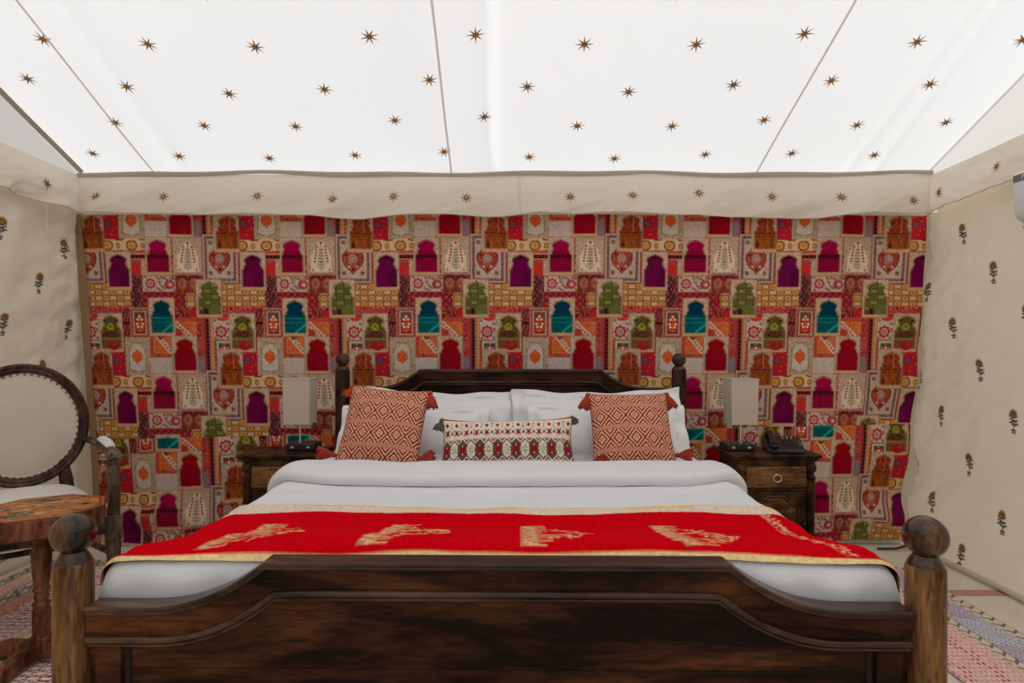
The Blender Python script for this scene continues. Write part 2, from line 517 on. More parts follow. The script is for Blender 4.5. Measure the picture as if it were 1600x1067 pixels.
zz = np.linspace(0.0, 2.10, 130); yy = np.concatenate([np.linspace(YF, 1.5, 40), np.linspace(1.5, YB + 0.05, 150)[1:]])
Yg, Zg = np.meshgrid(yy, zz)
wl = grid('wall_left', np.stack([wall_x(-1, Yg, Zg), Yg, Zg], -1), M['wall'])
tag(wl, 'cream cotton tent wall with brown flower sprigs on the left', kind='structure')
wr = grid('wall_right', np.stack([wall_x(1, Yg, Zg), Yg, Zg], -1), M['wall'], flip=True)
tag(wr, 'cream cotton tent wall with brown flower sprigs on the right', kind='structure')
mb = MB().box(-2.78, 2.70, YB + 0.05, YB + 0.06, 0, 2.12)
wb = mb.build('wall_back', M['wall'])
tag(wb, 'plain tent wall behind the patchwork hanging', kind='structure')
mb = MB().box(-2.78, -1.3, YF - 0.02, YF, 0, 2.3).box(1.3, 2.70, YF - 0.02, YF, 0, 2.3)
wf = mb.build('wall_front', M['wall'])
tag(wf, 'tent front wall panels either side of the open entrance', kind='structure')

# gable triangles
for side, nm, x0 in ((-1, 'trim_1', -2.665), (1, 'trim_2', 2.575)):
    n = 80
    ys_ = np.linspace(YF, YB, n); tt = np.linspace(0, 1, 12)
    Yt, Tt = np.meshgrid(ys_, tt)
    top = roof_z(np.full_like(Yt, x0), Yt) + 0.01
    Zt = H0 - 0.02 + (top - H0 + 0.02) * Tt
    o = grid(nm, np.stack([x0 + 0 * Yt + 0.01 * fbm(Yt * 3, Zt * 3, 8), Yt, Zt], -1), M['gable'], flip=side > 0)
    tag(o, 'pale cloth gable triangle at the %s end of the roof' % ('left' if side < 0 else 'right'), kind='structure')

# valances ------------------------------------------------------------
def val_back(x, t):
    """t 0 top .. 1 bottom"""
    x = np.asarray(x, float); t = np.asarray(t, float)
    z1 = 2.005 + 0.012 * np.sin(x * 2.6 + 0.6) + 0.014 * np.abs(np.sin(x * 3.4)) + 0.012 * np.clip(np.abs(x) - 2.2, 0, 1)
    z0 = 2.275 + 0.0 * x
    y = 3.765 - 0.05 * t - 0.028 * t * (np.sin(x * 7.5 + np.sin(x * 2.2) * 2.0)) - 0.035 * t * np.sin(x * 2.3) ** 2
    y = y + 0.11 * fbm(x * 4 + t * 0.8, t * 2.2 + x * 2, 41) * t - 0.03 * t * np.abs(np.sin(x * 3.4 + 0.8 * t)) ** 6
    return x, np.minimum(y, 3.775), z0 + (z1 - z0) * t
xs = np.linspace(-2.655, 2.575, 500); ts = np.linspace(0, 1, 40)
X, T = np.meshgrid(xs, ts)
vb = grid('trim_3', np.stack(val_back(X, T), -1), M['valance'], flip=True)
tag(vb, 'cream cloth valance with brown stars above the hanging', kind='structure')
for px in (155, 254, 405, 520, 615, 729, 891, 987, 1092, 1208, 1310, 1427):
    py = {155: 311, 254: 310, 405: 310, 520: 311, 615: 307, 729: 311, 891: 311, 987: 309, 1092: 302, 1208: 306, 1310: 310, 1427: 317}[px]
    cx = (px - 800) / 960 * 3.73; ct = (2.275 - (1.22 + (542 - py) / 960 * 3.73)) / 0.27
    f = lambda a, b, cx=cx, ct=ct: tuple(float(q) for q in (lambda v: (v[0], v[1] - 0.004, v[2]))(val_back(cx + a, ct - b / 0.27)))
    st = decal('printed_star', [eight_star(0.042)], f, M['star'], vb)
    g = lambda a, b, cx=cx, ct=ct: tuple(float(q) for q in (lambda v: (v[0], v[1] - 0.006, v[2]))(val_back(cx + a, ct - b / 0.27)))
    decal('star_eye', [[(0.005 * math.cos(a), 0.005 * math.sin(a)) for a in np.linspace(0, 2 * PI, 9)[:-1]]], g, M['star_eye'], st)
# stitched joint in the middle
xj = 0.045
mb = MB(); mb.tube([tuple(float(q) - (0.003 if i == 1 else 0) for i, q in enumerate(val_back(xj + 0.006 * t, t))) for t in np.linspace(0, 1, 12)], 0.0035, 6)
mb.build('stitched_joint', M['seam'], vb)
# hem of the back valance
mb = MB(); mb.tube([tuple(float(q) for q in val_back(x, 1.0)) for x in np.linspace(-2.65, 2.57, 160)], 0.004, 6)
mb.build('rolled_hem', M['valance'], vb)

def val_side(side, y, t):
    y = np.asarray(y, float); t = np.asarray(t, float)
    d = YB - y
    z0 = 2.285 + 0.012 * np.sin(y * 3.0)
    z1 = (2.015 if side < 0 else 2.035) + 0.012 * np.sin(y * 4.0 + 1)
    gather = np.sin(y * 13 + np.sin(y * 3) * 1.5)
    off = 0.015 + 0.075 * t ** 0.8 + 0.022 * t * gather + 0.13 * fbm(y * 5 + t * 1.5, t * 2.0, 51 + side) * t
    off = off * (0.35 + 0.65 * np.clip(d / 0.25, 0, 1))
    x = (-2.665 + off) if side < 0 else (2.575 - off)
    return x, y, z0 + (z1 - z0) * t
ys_ = np.linspace(YF, 3.765, 420)
Yv, Tv = np.meshgrid(ys_, ts)
vl = grid('trim_4', np.stack(val_side(-1, Yv, Tv), -1), M['valance'])
tag(vl, 'cream cloth valance along the top of the left tent wall', kind='structure')
vr = grid('trim_5', np.stack(val_side(1, Yv, Tv), -1), M['valance'], flip=True)
tag(vr, 'cream cloth valance along the top of the right tent wall', kind='structure')
for side, par, lst in ((-1, vl, [(72, 286), (-12, 230)]), (1, vr, [(1550, 264), (1467, 303), (1650, 238)])):
    for px, py in lst:
        xx = 2.60 if side < 0 else 2.50
        D = 960 * xx / abs(px - 800); zc = 1.22 + (542 - py) / 960 * D
        ct = (2.285 - zc) / 0.265
        for nm, mt, sh, dx in (('printed_star', 'star', eight_star(0.044), 0.006),):
            f = lambda a, b, D=D, ct=ct: tuple(float(q) for q in (lambda v: (v[0] - side * dx, v[1], v[2]))(val_side(side, D + a, ct - b / 0.265)))
            decal(nm, [sh], f, M[mt], par)
    mb = MB(); mb.tube([tuple(float(q) for q in val_side(side, y, 1.0)) for y in np.linspace(YF, 3.76, 200)], 0.004, 6)
    mb.build('rolled_hem', M['valance'], par)

# cloth bands on the eave and gable edges
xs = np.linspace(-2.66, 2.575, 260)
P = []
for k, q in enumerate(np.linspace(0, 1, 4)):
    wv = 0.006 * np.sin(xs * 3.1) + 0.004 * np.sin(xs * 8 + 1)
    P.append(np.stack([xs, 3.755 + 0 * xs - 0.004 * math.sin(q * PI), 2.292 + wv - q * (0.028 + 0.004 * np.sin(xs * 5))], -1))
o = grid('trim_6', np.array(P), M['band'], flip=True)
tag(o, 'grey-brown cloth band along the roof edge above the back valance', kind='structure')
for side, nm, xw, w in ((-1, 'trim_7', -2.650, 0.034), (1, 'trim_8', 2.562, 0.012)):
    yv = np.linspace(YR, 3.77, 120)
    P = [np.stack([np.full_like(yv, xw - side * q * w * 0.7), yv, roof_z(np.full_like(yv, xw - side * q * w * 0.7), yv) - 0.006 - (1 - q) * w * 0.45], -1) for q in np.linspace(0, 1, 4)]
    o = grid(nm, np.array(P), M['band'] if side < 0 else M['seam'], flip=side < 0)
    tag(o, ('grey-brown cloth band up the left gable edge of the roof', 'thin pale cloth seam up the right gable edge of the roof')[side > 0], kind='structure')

# floor ------------------------------------------------------------------
n = 70
X, Y = np.meshgrid(np.linspace(-6, 6, n), np.linspace(-6, 6.5, n))
fl = grid('floor', np.stack([X, Y, -0.004 + 0 * X], -1), M['floor'])
tag(fl, 'beige ground cloth with a dusty red stripe', kind='structure')
mb = MB().box(1.2, 2.47, 3.02, 3.085, -0.004, 0.0005); mb.build('red_stripe', M['stripe'], fl)
for (z0, w) in ((0.05, 0.010), (0.13, 0.006)):
    yv = np.linspace(2.4, 3.7, 40)
    P = [np.stack([wall_x(-1, yv, z0 + q + 0.04 * (yv - 3)) + 0.004, yv, z0 + q + 0.04 * (yv - 3)], -1) for q in (0, w)]
    grid('pink_stripe', np.array(P), M['stripe'], wl)
# rolled hems where the walls meet the ground
mb = MB(); mb.tube([(float(wall_x(1, y, 0.02)) - 0.02, y, 0.018) for y in np.linspace(YF, 3.75, 60)], 0.016, 8); mb.build('rolled_hem', M['hem'], wr)
mb = MB(); mb.tube([(float(wall_x(-1, y, 0.02)) + 0.012, y, 0.012) for y in np.linspace(YF, 3.75, 60)], 0.011, 8); mb.build('rolled_hem', M['wall'], wl)

# flower sprigs on the walls
def petal(cx, cy, L, w, a):
    ca, sa = math.cos(a), math.sin(a)
    pts = [(0, 0), (w, L * 0.35), (w * 0.8, L * 0.65), (0, L), (-w * 0.8, L * 0.65), (-w, L * 0.35)]
    return [(cx + p[0] * ca + p[1] * sa, cy - p[0] * sa + p[1] * ca) for p in pts]
def stroke(pts, w):
    L_ = [(p[0] - w, p[1]) for p in pts]; R_ = [(p[0] + w, p[1]) for p in pts]
    return [[L_[i], L_[i + 1], R_[i + 1], R_[i]] for i in range(len(pts) - 1)]
BLOOM = [petal(0, 0.030, 0.030, 0.006, a) for a in np.linspace(-1.9, 1.9, 9)] + [[(0.012 * math.cos(a), 0.038 + 0.012 * math.sin(a)) for a in np.linspace(0, 2 * PI, 9)[:-1]]]
SPRIG = stroke([(0, 0.03), (0.001, 0.0), (-0.002, -0.03), (0.001, -0.058)], 0.0022)
for (y0, s_, L, a) in ((0.012, 1, 0.024, 1.0), (0.012, -1, 0.024, 1.0), (-0.006, 1, 0.028, 0.8), (-0.008, -1, 0.026, 1.1), (-0.028, 1, 0.034, 0.75), (-0.030, -1, 0.030, 0.9), (0.0, 1, 0.016, 2.0), (0.0, -1, 0.016, 2.1), (-0.05, 1, 0.015, 1.3), (-0.05, -1, 0.015, 1.3), (-0.062, 1, 0.012, 1.4), (-0.062, -1, 0.012, 1.4)):
    SPRIG.append(petal(0, y0, L, 0.0048, s_ * a)); SPRIG.append(petal(s_ * L * 0.8 * math.sin(a), y0 + L * 0.8 * math.cos(a), L * 0.45, 0.0036, s_ * (a + 1.3)))
def sprig(side, px, py, parent, lean=0.0):
    xw = 2.70 if side < 0 else 2.57
    for _ in range(4):
        D = 960 * xw / abs(px - 800); z = 1.22 + (542 - py) / 960 * D
        xw = abs(float(wall_x(side, D, z)))
    f = lambda a, b, k=1.0: (float(wall_x(side, D + a + lean * b, z + b)) - side * 0.0035 * k, D + a + lean * b, z + b)
    st = decal('flower_sprig', SPRIG, f, M['stem'], parent)
    decal('bloom', BLOOM, lambda a, b: f(a, b, 1.4), M['flower'], st)
for p in ((1505, 364), (1553, 424), (1449, 455), (1489, 511), (1532, 577), (1439, 592), (1585, 657), (1471, 648), (1517, 724), (1456, 783), (1566, 815), (1503, 866), (1604, 492), (1607, 350), (1430, 720)):
    sprig(1, p[0], p[1], wr, 0.12)
for p in ((100, 388), (60, 441), (104, 513), (5, 505), (1, 355), (65, 577), (-60, 440), (-30, 640), (100, 650)):
    sprig(-1, p[0], p[1], wl, 0.1)
# loose tie hanging from the left valance
vx = [tuple(float(q) for q in val_side(-1, 3.42, 1.0))]
x0, y0, z0 = vx[0]
mb = MB(); mb.tube([(x0, y0, z0), (x0 + 0.004, y0, z0 - 0.05), (x0, y0 + 0.005, z0 - 0.10), (x0 + 0.004, y0 - 0.012, z0 - 0.16)], 0.008, 6, sy=0.4, taper=[0.5, 0.4, 0.8, 1.2]); mb.build('tie_tape', M['valance'], vl)

# ================================================================== PATCHWORK HANGING
PX, PY = 210.5, 213.0
SS = 3
TW, TH = 200, 202
cv = Canvas(TW * SS, TH * SS, TW * SS / PX, TH * SS / PY, (150, 70, 58), wrap=True)
def hsh(x, y, s=0):
    a = np.sin(x * 12.9898 + y * 78.233 + s * 37.719) * 43758.5453
    return a - np.floor(a)
def speck(c, amp=26, dots=True, dc=(95, 85, 62), q=1.3):
    c = np.array(c, float)
    def f(x, y):
        n = hsh(np.floor(x * q), np.floor(y * q), 1)
        out = c + (n[..., None] - 0.5) * amp * 2
        if dots:
            d = hsh(np.floor(x * 0.9), np.floor(y * 0.9), 2) > 0.84
            out[d] = np.array(dc) * 0.6 + out[d] * 0.4
        return np.clip(out, 0, 255)
    return f
def ogee(fill, line, bg, pw=24.0, ph=18.0, rx=6.7, ry=6.5, ox=0, oy=0):
    def f(x, y):
        x = x - ox; y = y - oy
        e = np.full(x.shape, 9.0); dd = np.full(x.shape, 9.0)
        for sx, sy in ((0, 0), (pw / 2, ph / 2)):
            dx = (x - sx + pw / 2) % pw - pw / 2; dy = (y - sy + ph / 2) % ph - ph / 2
            k = np.sqrt((dx / rx) ** 2 + (dy / ry) ** 2) + 0.12 * np.abs(dy) / ry * (np.abs(dx) / rx < 0.35)
            e = np.minimum(e, k); dd = np.minimum(dd, np.maximum(np.abs(dx) / 0.6, np.abs(dy - 0.5) / 1.9))
        out = np.empty(x.shape + (3,)); out[:] = bg
        out[e < 1.06] = line
        out[e < 0.80] = np.array(bg) * 0.55 + np.array(fill) * 0.5
        out[e < 0.66] = fill
        out[dd < 1.0] = np.array(line) * 0.5 + np.array(fill) * 0.5
        return np.clip(out, 0, 255)
    return f
def rings(c1, c2, p=6.5, c3=None):
    def f(x, y):
        dx = (x + p / 2) % p - p / 2; row = np.floor(y / (p * 0.8))
        dx = (x + (row % 2) * p / 2 + p / 2) % p - p / 2; dy = y - (row + 0.5) * p * 0.8
        d = np.sqrt(dx * dx + dy * dy)
        out = np.empty(x.shape + (3,)); out[:] = c1
        out[(d > p * 0.30) & (d < p * 0.44)] = c2
        out[d < p * 0.13] = c3 or c2
        return out
    return f
def lattice(c1, c2, p=9, w=1.0, q=13):
    def f(x, y):
        a = np.abs(((x / p + y / q) % 1) - 0.5) * p; b = np.abs(((x / p - y / q) % 1) - 0.5) * p
        n = hsh(np.floor(x), np.floor(y), 5)
        out = np.empty(x.shape + (3,)); out[:] = c1
        out += (n[..., None] - 0.5) * 40
        out[(a < w * 0.5) | (b < w * 0.5)] = c2
        return np.clip(out, 0, 255)
    return f
TAN = (208, 173, 145)
RED = (190, 32, 40)
def frame(x0, y0, x1, y1, cols):
    """nested rectangles; cols: list of (inset, colour)"""
    for i, c in cols: cv.rect(x0 + i, y0 + i, x1 - i, y1 - i, c)
ARCH = [(1,0),(1,.54),(.84,.55),(.84,.62),(.76,.65),(.68,.69),(.66,.73),(.74,.76),(.78,.81),(.76,.86),(.66,.89),(.60,.90),(.55,.925),(.42,.93),(.36,.955),(.16,.96),(.10,.985),(0,1)]
def arch(x0, x1, y0, y1, col, ang=0):
    """opening x0..x1, y0 top, y1 base"""
    cx = (x0 + x1) / 2; hw = (x1 - x0) / 2; hh = y1 - y0
    pts = [(cx + a * hw, y1 - b * hh) for a, b in ARCH] + [(cx - a * hw, y1 - b * hh) for a, b in ARCH[::-1]]
    cv.poly([(cx + (p[0] - cx) * 1.12, y1 + (p[1] - y1) * 1.04) for p in pts], (150, 118, 92))
    cv.poly(pts, col)
    return pts
def sill(x0, x1, y):
    cx = (x0 + x1) / 2
    cv.poly([(x0 - 3, y + 5), (x0 - 3, y + 1.5), (x0 + 6, y - 0.5), (cx - 5, y - 0.5), (cx, y - 2.2), (cx + 5, y - 0.5), (x1 - 6, y - 0.5), (x1 + 3, y + 1.5), (x1 + 3, y + 5)], (205, 160, 118))
    cv.line(x0 - 3, y + 5, x1 + 3, y + 5, 0.8, (150, 85, 65))
def rosette(cx, cy, r, c1=(185, 45, 50), c2=(205, 180, 160), c3=(150, 60, 60)):
    for k in range(8):
        a = k * PI / 4
        cv.ell(cx + r * 0.78 * math.cos(a), cy + r * 0.78 * math.sin(a), r * 0.30, r * 0.30, c1)
    cv.ell(cx, cy, r * 0.75, r * 0.75, c1); cv.ell(cx, cy, r * 0.58, r * 0.58, c2)
    cv.ell(cx, cy, r * 0.36, r * 0.36, c3); cv.ell(cx, cy, r * 0.16, r * 0.16, c2)
def inarch(pts, y0, y1, col):
    """recolour a band inside an arch outline"""
    xs_ = [p[0] for p in pts]; pa = np.array(pts)
    def fn(x, y):
        m = np.zeros(x.shape, bool)
        for i in range(len(pa)):
            xa, ya = pa[i]; xb, yb = pa[(i + 1) % len(pa)]
            if ya == yb: continue
            m ^= ((ya > y) != (yb > y)) & (x < (xb - xa) * (y - ya) / (yb - ya) + xa)
        return m & (y >= y0) & (y < y1)
    cv.paint(min(xs_), y0, max(xs_), y1, fn, col)
OR = ogee((205, 138, 52), (92, 38, 26), (216, 176, 132), ox=4, oy=4)
# vertical stripes
cv.rect(0, 125, 20, 213, (190, 140, 105))
for a, b, c in ((1.5, 3, (150, 50, 45)), (3, 8, (28, 18, 22)), (8, 9.5, (200, 160, 125)), (9.5, 11, (175, 60, 50)), (11, 13.2, (205, 165, 125)), (13.2, 16.2, (200, 100, 40)), (16.2, 17.2, (130, 30, 30)), (17.2, 20, (205, 120, 105))):
    cv.rect(a, 125, b, 213, c)
for k in range(14):
    cv.ell(5.5, 128 + k * 6.2, 1.1, 1.7, (165, 40, 50)); cv.ell(14.7, 128 + k * 6.2, 0.9, 1.4, (225, 150, 80))
cv.rect(-6, 125, 1.5, 213, speck((165, 60, 55), 20, True, (90, 40, 50)))
# red checker
cv.rect(115, 91, 184, 136, lattice((185, 62, 62), (120, 32, 38), 10.5, 3.4, 10.5))
for i in range(7):
    for j in range(5):
        cv.ell(118 + i * 10.5, 96 + j * 10.5, 2.2, 2.2, (112, 30, 36))
# yellow ogee block
cv.rect(30.5, 77, 100, 117, ogee((208, 140, 55), (92, 38, 26), (218, 176, 128), ox=68 - 13 * 0, oy=92))
cv.rect(30, 113, 95, 126, speck((180, 60, 55), 45, True, (210, 170, 150), 0.5))
cv.rect(183, 92, 201, 117, ogee((210, 140, 60), (90, 40, 30), (215, 172, 125), ox=191, oy=101))
cv.rect(165, 116, 201, 131, speck((150, 60, 50), 50, True, (70, 30, 30), 0.35))
cv.rect(190, 119, 200, 131, (200, 35, 40))
# heart rug
frame(0, 0, 57, 78, [(0, (120, 42, 36)), (1.0, (200, 165, 140)), (3.5, speck((128, 98, 102), 30, True, (70, 45, 60), 0.8)), (7.0, (90, 45, 45)), (7.8, speck((200, 172, 152), 16, True, (150, 110, 120)))])
def heart(k, c):
    cx, cy = 27.5, 42
    pts = [(0, -24), (8, -20), (11, -14), (17, -9), (17, 0), (14, 8), (11, 11), (4, 17), (0, 22)]
    cv.poly([(cx + a * k, cy + b * k) for a, b in pts] + [(cx - a * k, cy + b * k) for a, b in pts[::-1]], c)
heart(1.0, (110, 40, 40)); heart(0.93, speck((165, 72, 52), 40, True, (95, 35, 35), 0.6)); heart(0.62, (150, 50, 42)); heart(0.52, speck((178, 105, 80), 40, True, (95, 50, 70), 0.7))
cv.ell(27.5, 39, 5.5, 5.5, (205, 180, 165)); rosette(27.5, 39, 4.2, (120, 75, 95), (215, 190, 175), (165, 80, 60))
for a in (-6, 6): cv.ell(27.5 + a, 52, 2.4, 2.0, (220, 160, 135))
cv.ell(27.5, 56, 1.5, 2.6, (80, 20, 25))
for a, b in ((13, 14), (13, 62), (42, 62), (42, 14)): cv.rect(a - 3, b - 3, a + 3, b + 3, lattice((150, 120, 80), (95, 75, 60), 3, 1, 3))
cv.rect(57, 28, 60, 78, speck((150, 55, 48), 40))
# brown floral and tree panels
cv.rect(117, 64, 169, 92, speck((202, 178, 158), 14, True, (150, 90, 95), 1.0))
rosette(129, 78.5, 8.0)
cv.ell(159, 80, 8, 7, (150, 60, 65)); cv.ell(160, 80, 5, 4.4, (205, 90, 90)); cv.ell(160, 80, 2.4, 2.2, (225, 180, 170))
for k in range(14):
    a, b = [(141, 70), (147, 69), (143, 76), (150, 85), (146, 82), (140, 86), (152, 70), (164, 70), (120, 68), (122, 88), (138, 66), (155, 73), (166, 88), (144, 88)][k]
    cv.ell(a, b, 1.8, 1.5, (165, 50, 58)); cv.ell(a + 2.6, b + 1.4, 1.0, 1.8, (110, 110, 110), 0.6)
for k in range(5): cv.line(158 + k * 1.8, 72, 163 + k * 1.5, 64 - k, 0.9, (95, 90, 100) if k % 2 else (190, 60, 60))
cv.rect(117, 91, 184, 93, (150, 40, 45))
cv.rect(168, 62, 209, 93, speck((128, 50, 44), 22, True, (175, 95, 80)))
for cx in (179, 197):
    cv.ell(cx, 79, 7, 9, speck((165, 90, 65), 30, True, (110, 40, 40), 0.8)); cv.line(cx, 83, cx, 93, 1.2, (185, 110, 80))
    for k in range(9): cv.ell(cx + 5 * math.cos(k * 0.8), 77 + 6 * math.sin(k * 0.8), 0.9, 0.9, (215, 150, 130))
    cv.poly([(cx - 9, 72), (cx - 5, 66), (cx, 63), (cx + 5, 66), (cx + 9, 72), (cx + 7, 72), (cx, 66), (cx - 7, 72)], (95, 28, 30))
# red strip between magenta arch and tree
cv.rect(161, 5, 168, 66, speck((165, 70, 66), 50, True, (220, 190, 170), 0.5))
# yellow ogee strip with bands beneath
cv.rect(60, 8, 124, 28, ogee((210, 146, 55), (92, 38, 26), (220, 180, 140), ph=30, pw=38, rx=8.2, ry=8.0, ox=64, oy=19))
for k in range(3):
    cv.ell(81 + 19.5 * 0 + k * 38, 19.5, 3.0, 4.5, (92, 38, 26)); cv.ell(81 + k * 38, 19.5, 1.8, 3.0, (215, 160, 60))
cv.rect(60, 27, 168, 41, (195, 120, 95))
for a, b, c in ((27, 28.4, (165, 40, 40)), (29.6, 31, (165, 45, 45)), (31, 33, (215, 150, 115)), (33, 34, (180, 50, 45)), (34, 39, (30, 16, 20)), (39, 41, (190, 120, 90))):
    cv.rect(60, a, 168, b, c)
for k in range(12): cv.ell(100 + k * 6, 36.5, 1.8, 1.1, (165, 40, 50))
cv.rect(100, 41, 118.5, 67, speck((212, 40, 38), 14, False))
for a, b in ((104, 50), (113, 46), (110, 60), (104, 63), (115, 57)): cv.ell(a, b, 2.2, 2.6, (110, 85, 80)); cv.ell(a, b, 1.2, 1.5, (165, 45, 50))
cv.rect(100, 41, 118.5, 45, (150, 85, 75))
cv.rect(98, 66, 116, 117, lattice((98, 48, 50), (185, 120, 95), 13, 1.1, 22))
for b in (76, 87, 98, 109): cv.poly([(106, b - 6), (111, b), (106, b + 6), (101, b)], (70, 25, 40)); cv.ell(106, b, 1.6, 2.2, (165, 70, 65))
cv.rect(115, 41, 124, 66, speck((200, 165, 145), 26, True, (165, 50, 55), 0.7))
cv.rect(115, 90, 117, 117, (165, 60, 60))
# dark red dotted pieces
cv.rect(81, 118, 95, 163, speck((120, 42, 40), 26, False))
for k in range(22): cv.ell(82 + (k * 5.3) % 12, 121 + k * 1.9, 0.9, 0.9, (215, 140, 120))
cv.rect(81, 138, 95, 142, (80, 22, 24))
# white rosette patch
cv.rect(15.5, 131, 41, 167, speck((208, 188, 170), 12, True, (140, 120, 130)))
cv.ell(30, 133, 9, 4, (212, 60, 45)); rosette(26.8, 153.5, 9.5)
for a, b in ((18, 136), (37, 141), (18, 164), (37, 163), (38, 150)): cv.ell(a, b, 1.8, 2.4, (110, 90, 110))
# small square flower panel
frame(17, 166, 48, 200, [(0, (125, 100, 70)), (2, (205, 185, 155)), (4, (215, 195, 170)), (5, (80, 75, 55))])
cv.poly([(24, 192), (24, 180), (31, 172), (38, 180), (38, 192)], (205, 180, 150)); cv.ell(31, 178.5, 4.6, 4.8, (185, 35, 35)); cv.ell(31, 179, 2.0, 2.0, (240, 210, 190))
# orange corner carpets
def orange_corner(x0, y0, x1, y1, fl_):
    cv.rect(x0, y0, x1, y1, speck((190, 74, 58), 22, True, (150, 110, 60), 0.8))
    cv.rect(x0 + 7 * (not fl_), y0 + 7 * fl_, x1 - 8 * fl_, y1 - 7 * (not fl_), speck((208, 98, 52), 24, True, (225, 150, 80), 0.8))
orange_corner(164, 131, 209, 194, True)
orange_corner(123.5, 158, 160, 194, False)
cv.rect(199, 134, 207, 193, speck((175, 62, 60), 40, True, (95, 60, 70), 0.5))
cv.line(168, 141, 195, 166, 8.5, (222, 180, 150)); cv.line(166, 140, 193, 165, 0.8, (150, 60, 45)); cv.line(172, 139, 198, 163, 0.8, (150, 60, 45))
for k in range(7): cv.ell(169 + k * 4.2, 142.5 + k * 4, 1.6, 1.6, (165, 75, 80))
cv.ell(170, 155, 7, 6, (180, 60, 48))
cv.line(137, 160, 156, 184, 8, (222, 182, 152))
for k in range(6): cv.ell(138 + k * 3.6, 161 + k * 4.4, 1.7, 1.7, (150, 90, 90))
cv.ell(142, 162, 5, 4, (130, 70, 62)); cv.ell(136, 190, 2.4, 2.2, (110, 80, 60))
cv.line(131, 187, 152, 187, 0.8, (225, 150, 70)); cv.line(131, 165, 131, 187, 0.8, (225, 150, 70))
# cream ring patch and grey piece
cv.rect(122, 194, 162, 221, rings((228, 206, 184), (160, 140, 142), 8.2, (120, 105, 135)))
cv.rect(198, 193, 210, 221, rings((165, 130, 130), (105, 88, 105), 6.0))
# red square with purple medallion
cv.rect(60, 182, 84, 223, speck((188, 28, 38), 10, False))
for a, b in ((67, 199), (78, 186), (64, 218), (78, 214), (81, 199)): cv.ell(a, b, 2.2, 2.6, (115, 60, 75))
cv.ell(67, 198.5, 6.2, 6.8, (100, 55, 75)); cv.ell(67, 198.5, 3.4, 3.8, (165, 70, 75)); cv.ell(67, 198.5, 1.5, 1.8, (85, 50, 80))
for a, b in ((76, 193), (74, 208), (80, 205), (63, 188), (71, 215), (82, 189)): cv.ell(a, b, 0.8, 0.8, (225, 150, 120))
cv.rect(60, 182, 84, 184, (150, 60, 60))
# tan panel with orange medallion
cv.rect(83, 162, 124, 221, speck((192, 163, 136), 24, True, (100, 95, 75)))
cv.poly([(90, 213), (90, 185), (94, 178), (99, 175), (103, 170), (107, 175), (112, 178), (115.5, 185), (115.5, 213), (103, 216)], rings((232, 212, 188), (165, 150, 150), 6.4))
for a in (-1, 1):
    cv.line(102.7 + a * 12.5, 180, 102.7 + a * 14, 212, 0.9, (95, 90, 60))
    cv.line(102.7, 172, 102.7 + a * 9, 170, 1.0, (95, 95, 70)); cv.line(102.7 + a * 4, 216, 102.7 + a * 13, 213, 1.2, (95, 95, 60))
cv.ell(102.7, 192.5, 8.6, 8.6, (150, 75, 35)); cv.poly([(99, 185.5), (102.7, 180.5), (106.4, 185.5)], (205, 80, 35)); cv.poly([(99, 199.5), (102.7, 204.5), (106.4, 199.5)], (205, 80, 35))
cv.ell(102.7, 192.5, 7.9, 7.9, speck((212, 88, 38), 16, True, (235, 150, 80), 1.0))
# red niche panel with white dotted bouquet
frame(94, 116.5, 125, 163.5, [(0, (205, 150, 130)), (1.2, speck((160, 72, 64), 34, True, (215, 160, 120), 0.8)), (5, (215, 190, 160)), (6.3, (90, 85, 62))])
cv.poly([(101, 156), (101, 136), (104, 132), (109.3, 123), (114.5, 132), (117.5, 136), (117.5, 156)], (182, 36, 30))
for a, b in ((109.3, 130), (106, 134.5), (112.8, 134.5), (104.6, 141.5), (114, 141.5), (106, 146), (112.5, 146)): cv.ell(a, b, 2.0, 2.0, (238, 205, 185))
cv.line(109.3, 132, 109.3, 152, 1.1, (215, 140, 60)); cv.line(104, 150, 109, 153, 1, (215, 150, 80)); cv.line(114.6, 150, 109, 153, 1, (215, 150, 80))
# tan tree panel
cv.rect(166, 5, 210, 65, speck((194, 164, 138), 20, True, (125, 100, 80)))
tp = [(172, 60), (172, 35), (176, 31), (176, 27), (180, 22), (181, 18), (185, 13), (188.5, 11), (192, 13), (196, 18), (197, 22), (201, 27), (201, 31), (204.5, 35), (204.5, 60)]
cv.poly(tp, (228, 202, 172))
cv.rect(168, 61, 208, 65, speck((185, 120, 105), 30))
cv.line(188.5, 17, 188.5, 58, 1.0, (75, 88, 95))
for k in range(7):
    b = 55 - k * 4.6; w_ = 8.5 - k * 0.7
    for s_ in (-1, 1):
        cv.line(188.5, b, 188.5 + s_ * w_ * 0.8, b - 6.5, 0.6, (92, 98, 92)); cv.ell(188.5 + s_ * w_ * 0.45, b - 2.0, 0.7, 2.2, (120, 122, 110), s_ * 0.9)
        if k > 0: cv.ell(188.5 + s_ * (w_ + 2.2), b - 7.0, 1.7, 1.7, (155, 42, 36))
cv.ell(188.5, 14.6, 2.2, 2.0, (155, 40, 34)); cv.ell(188.5, 44, 1.6, 1.6, (165, 50, 60))
for s_ in (-1, 1): cv.ell(188.5 + s_ * 13, 57, 1.4, 2.4, (150, 115, 100))
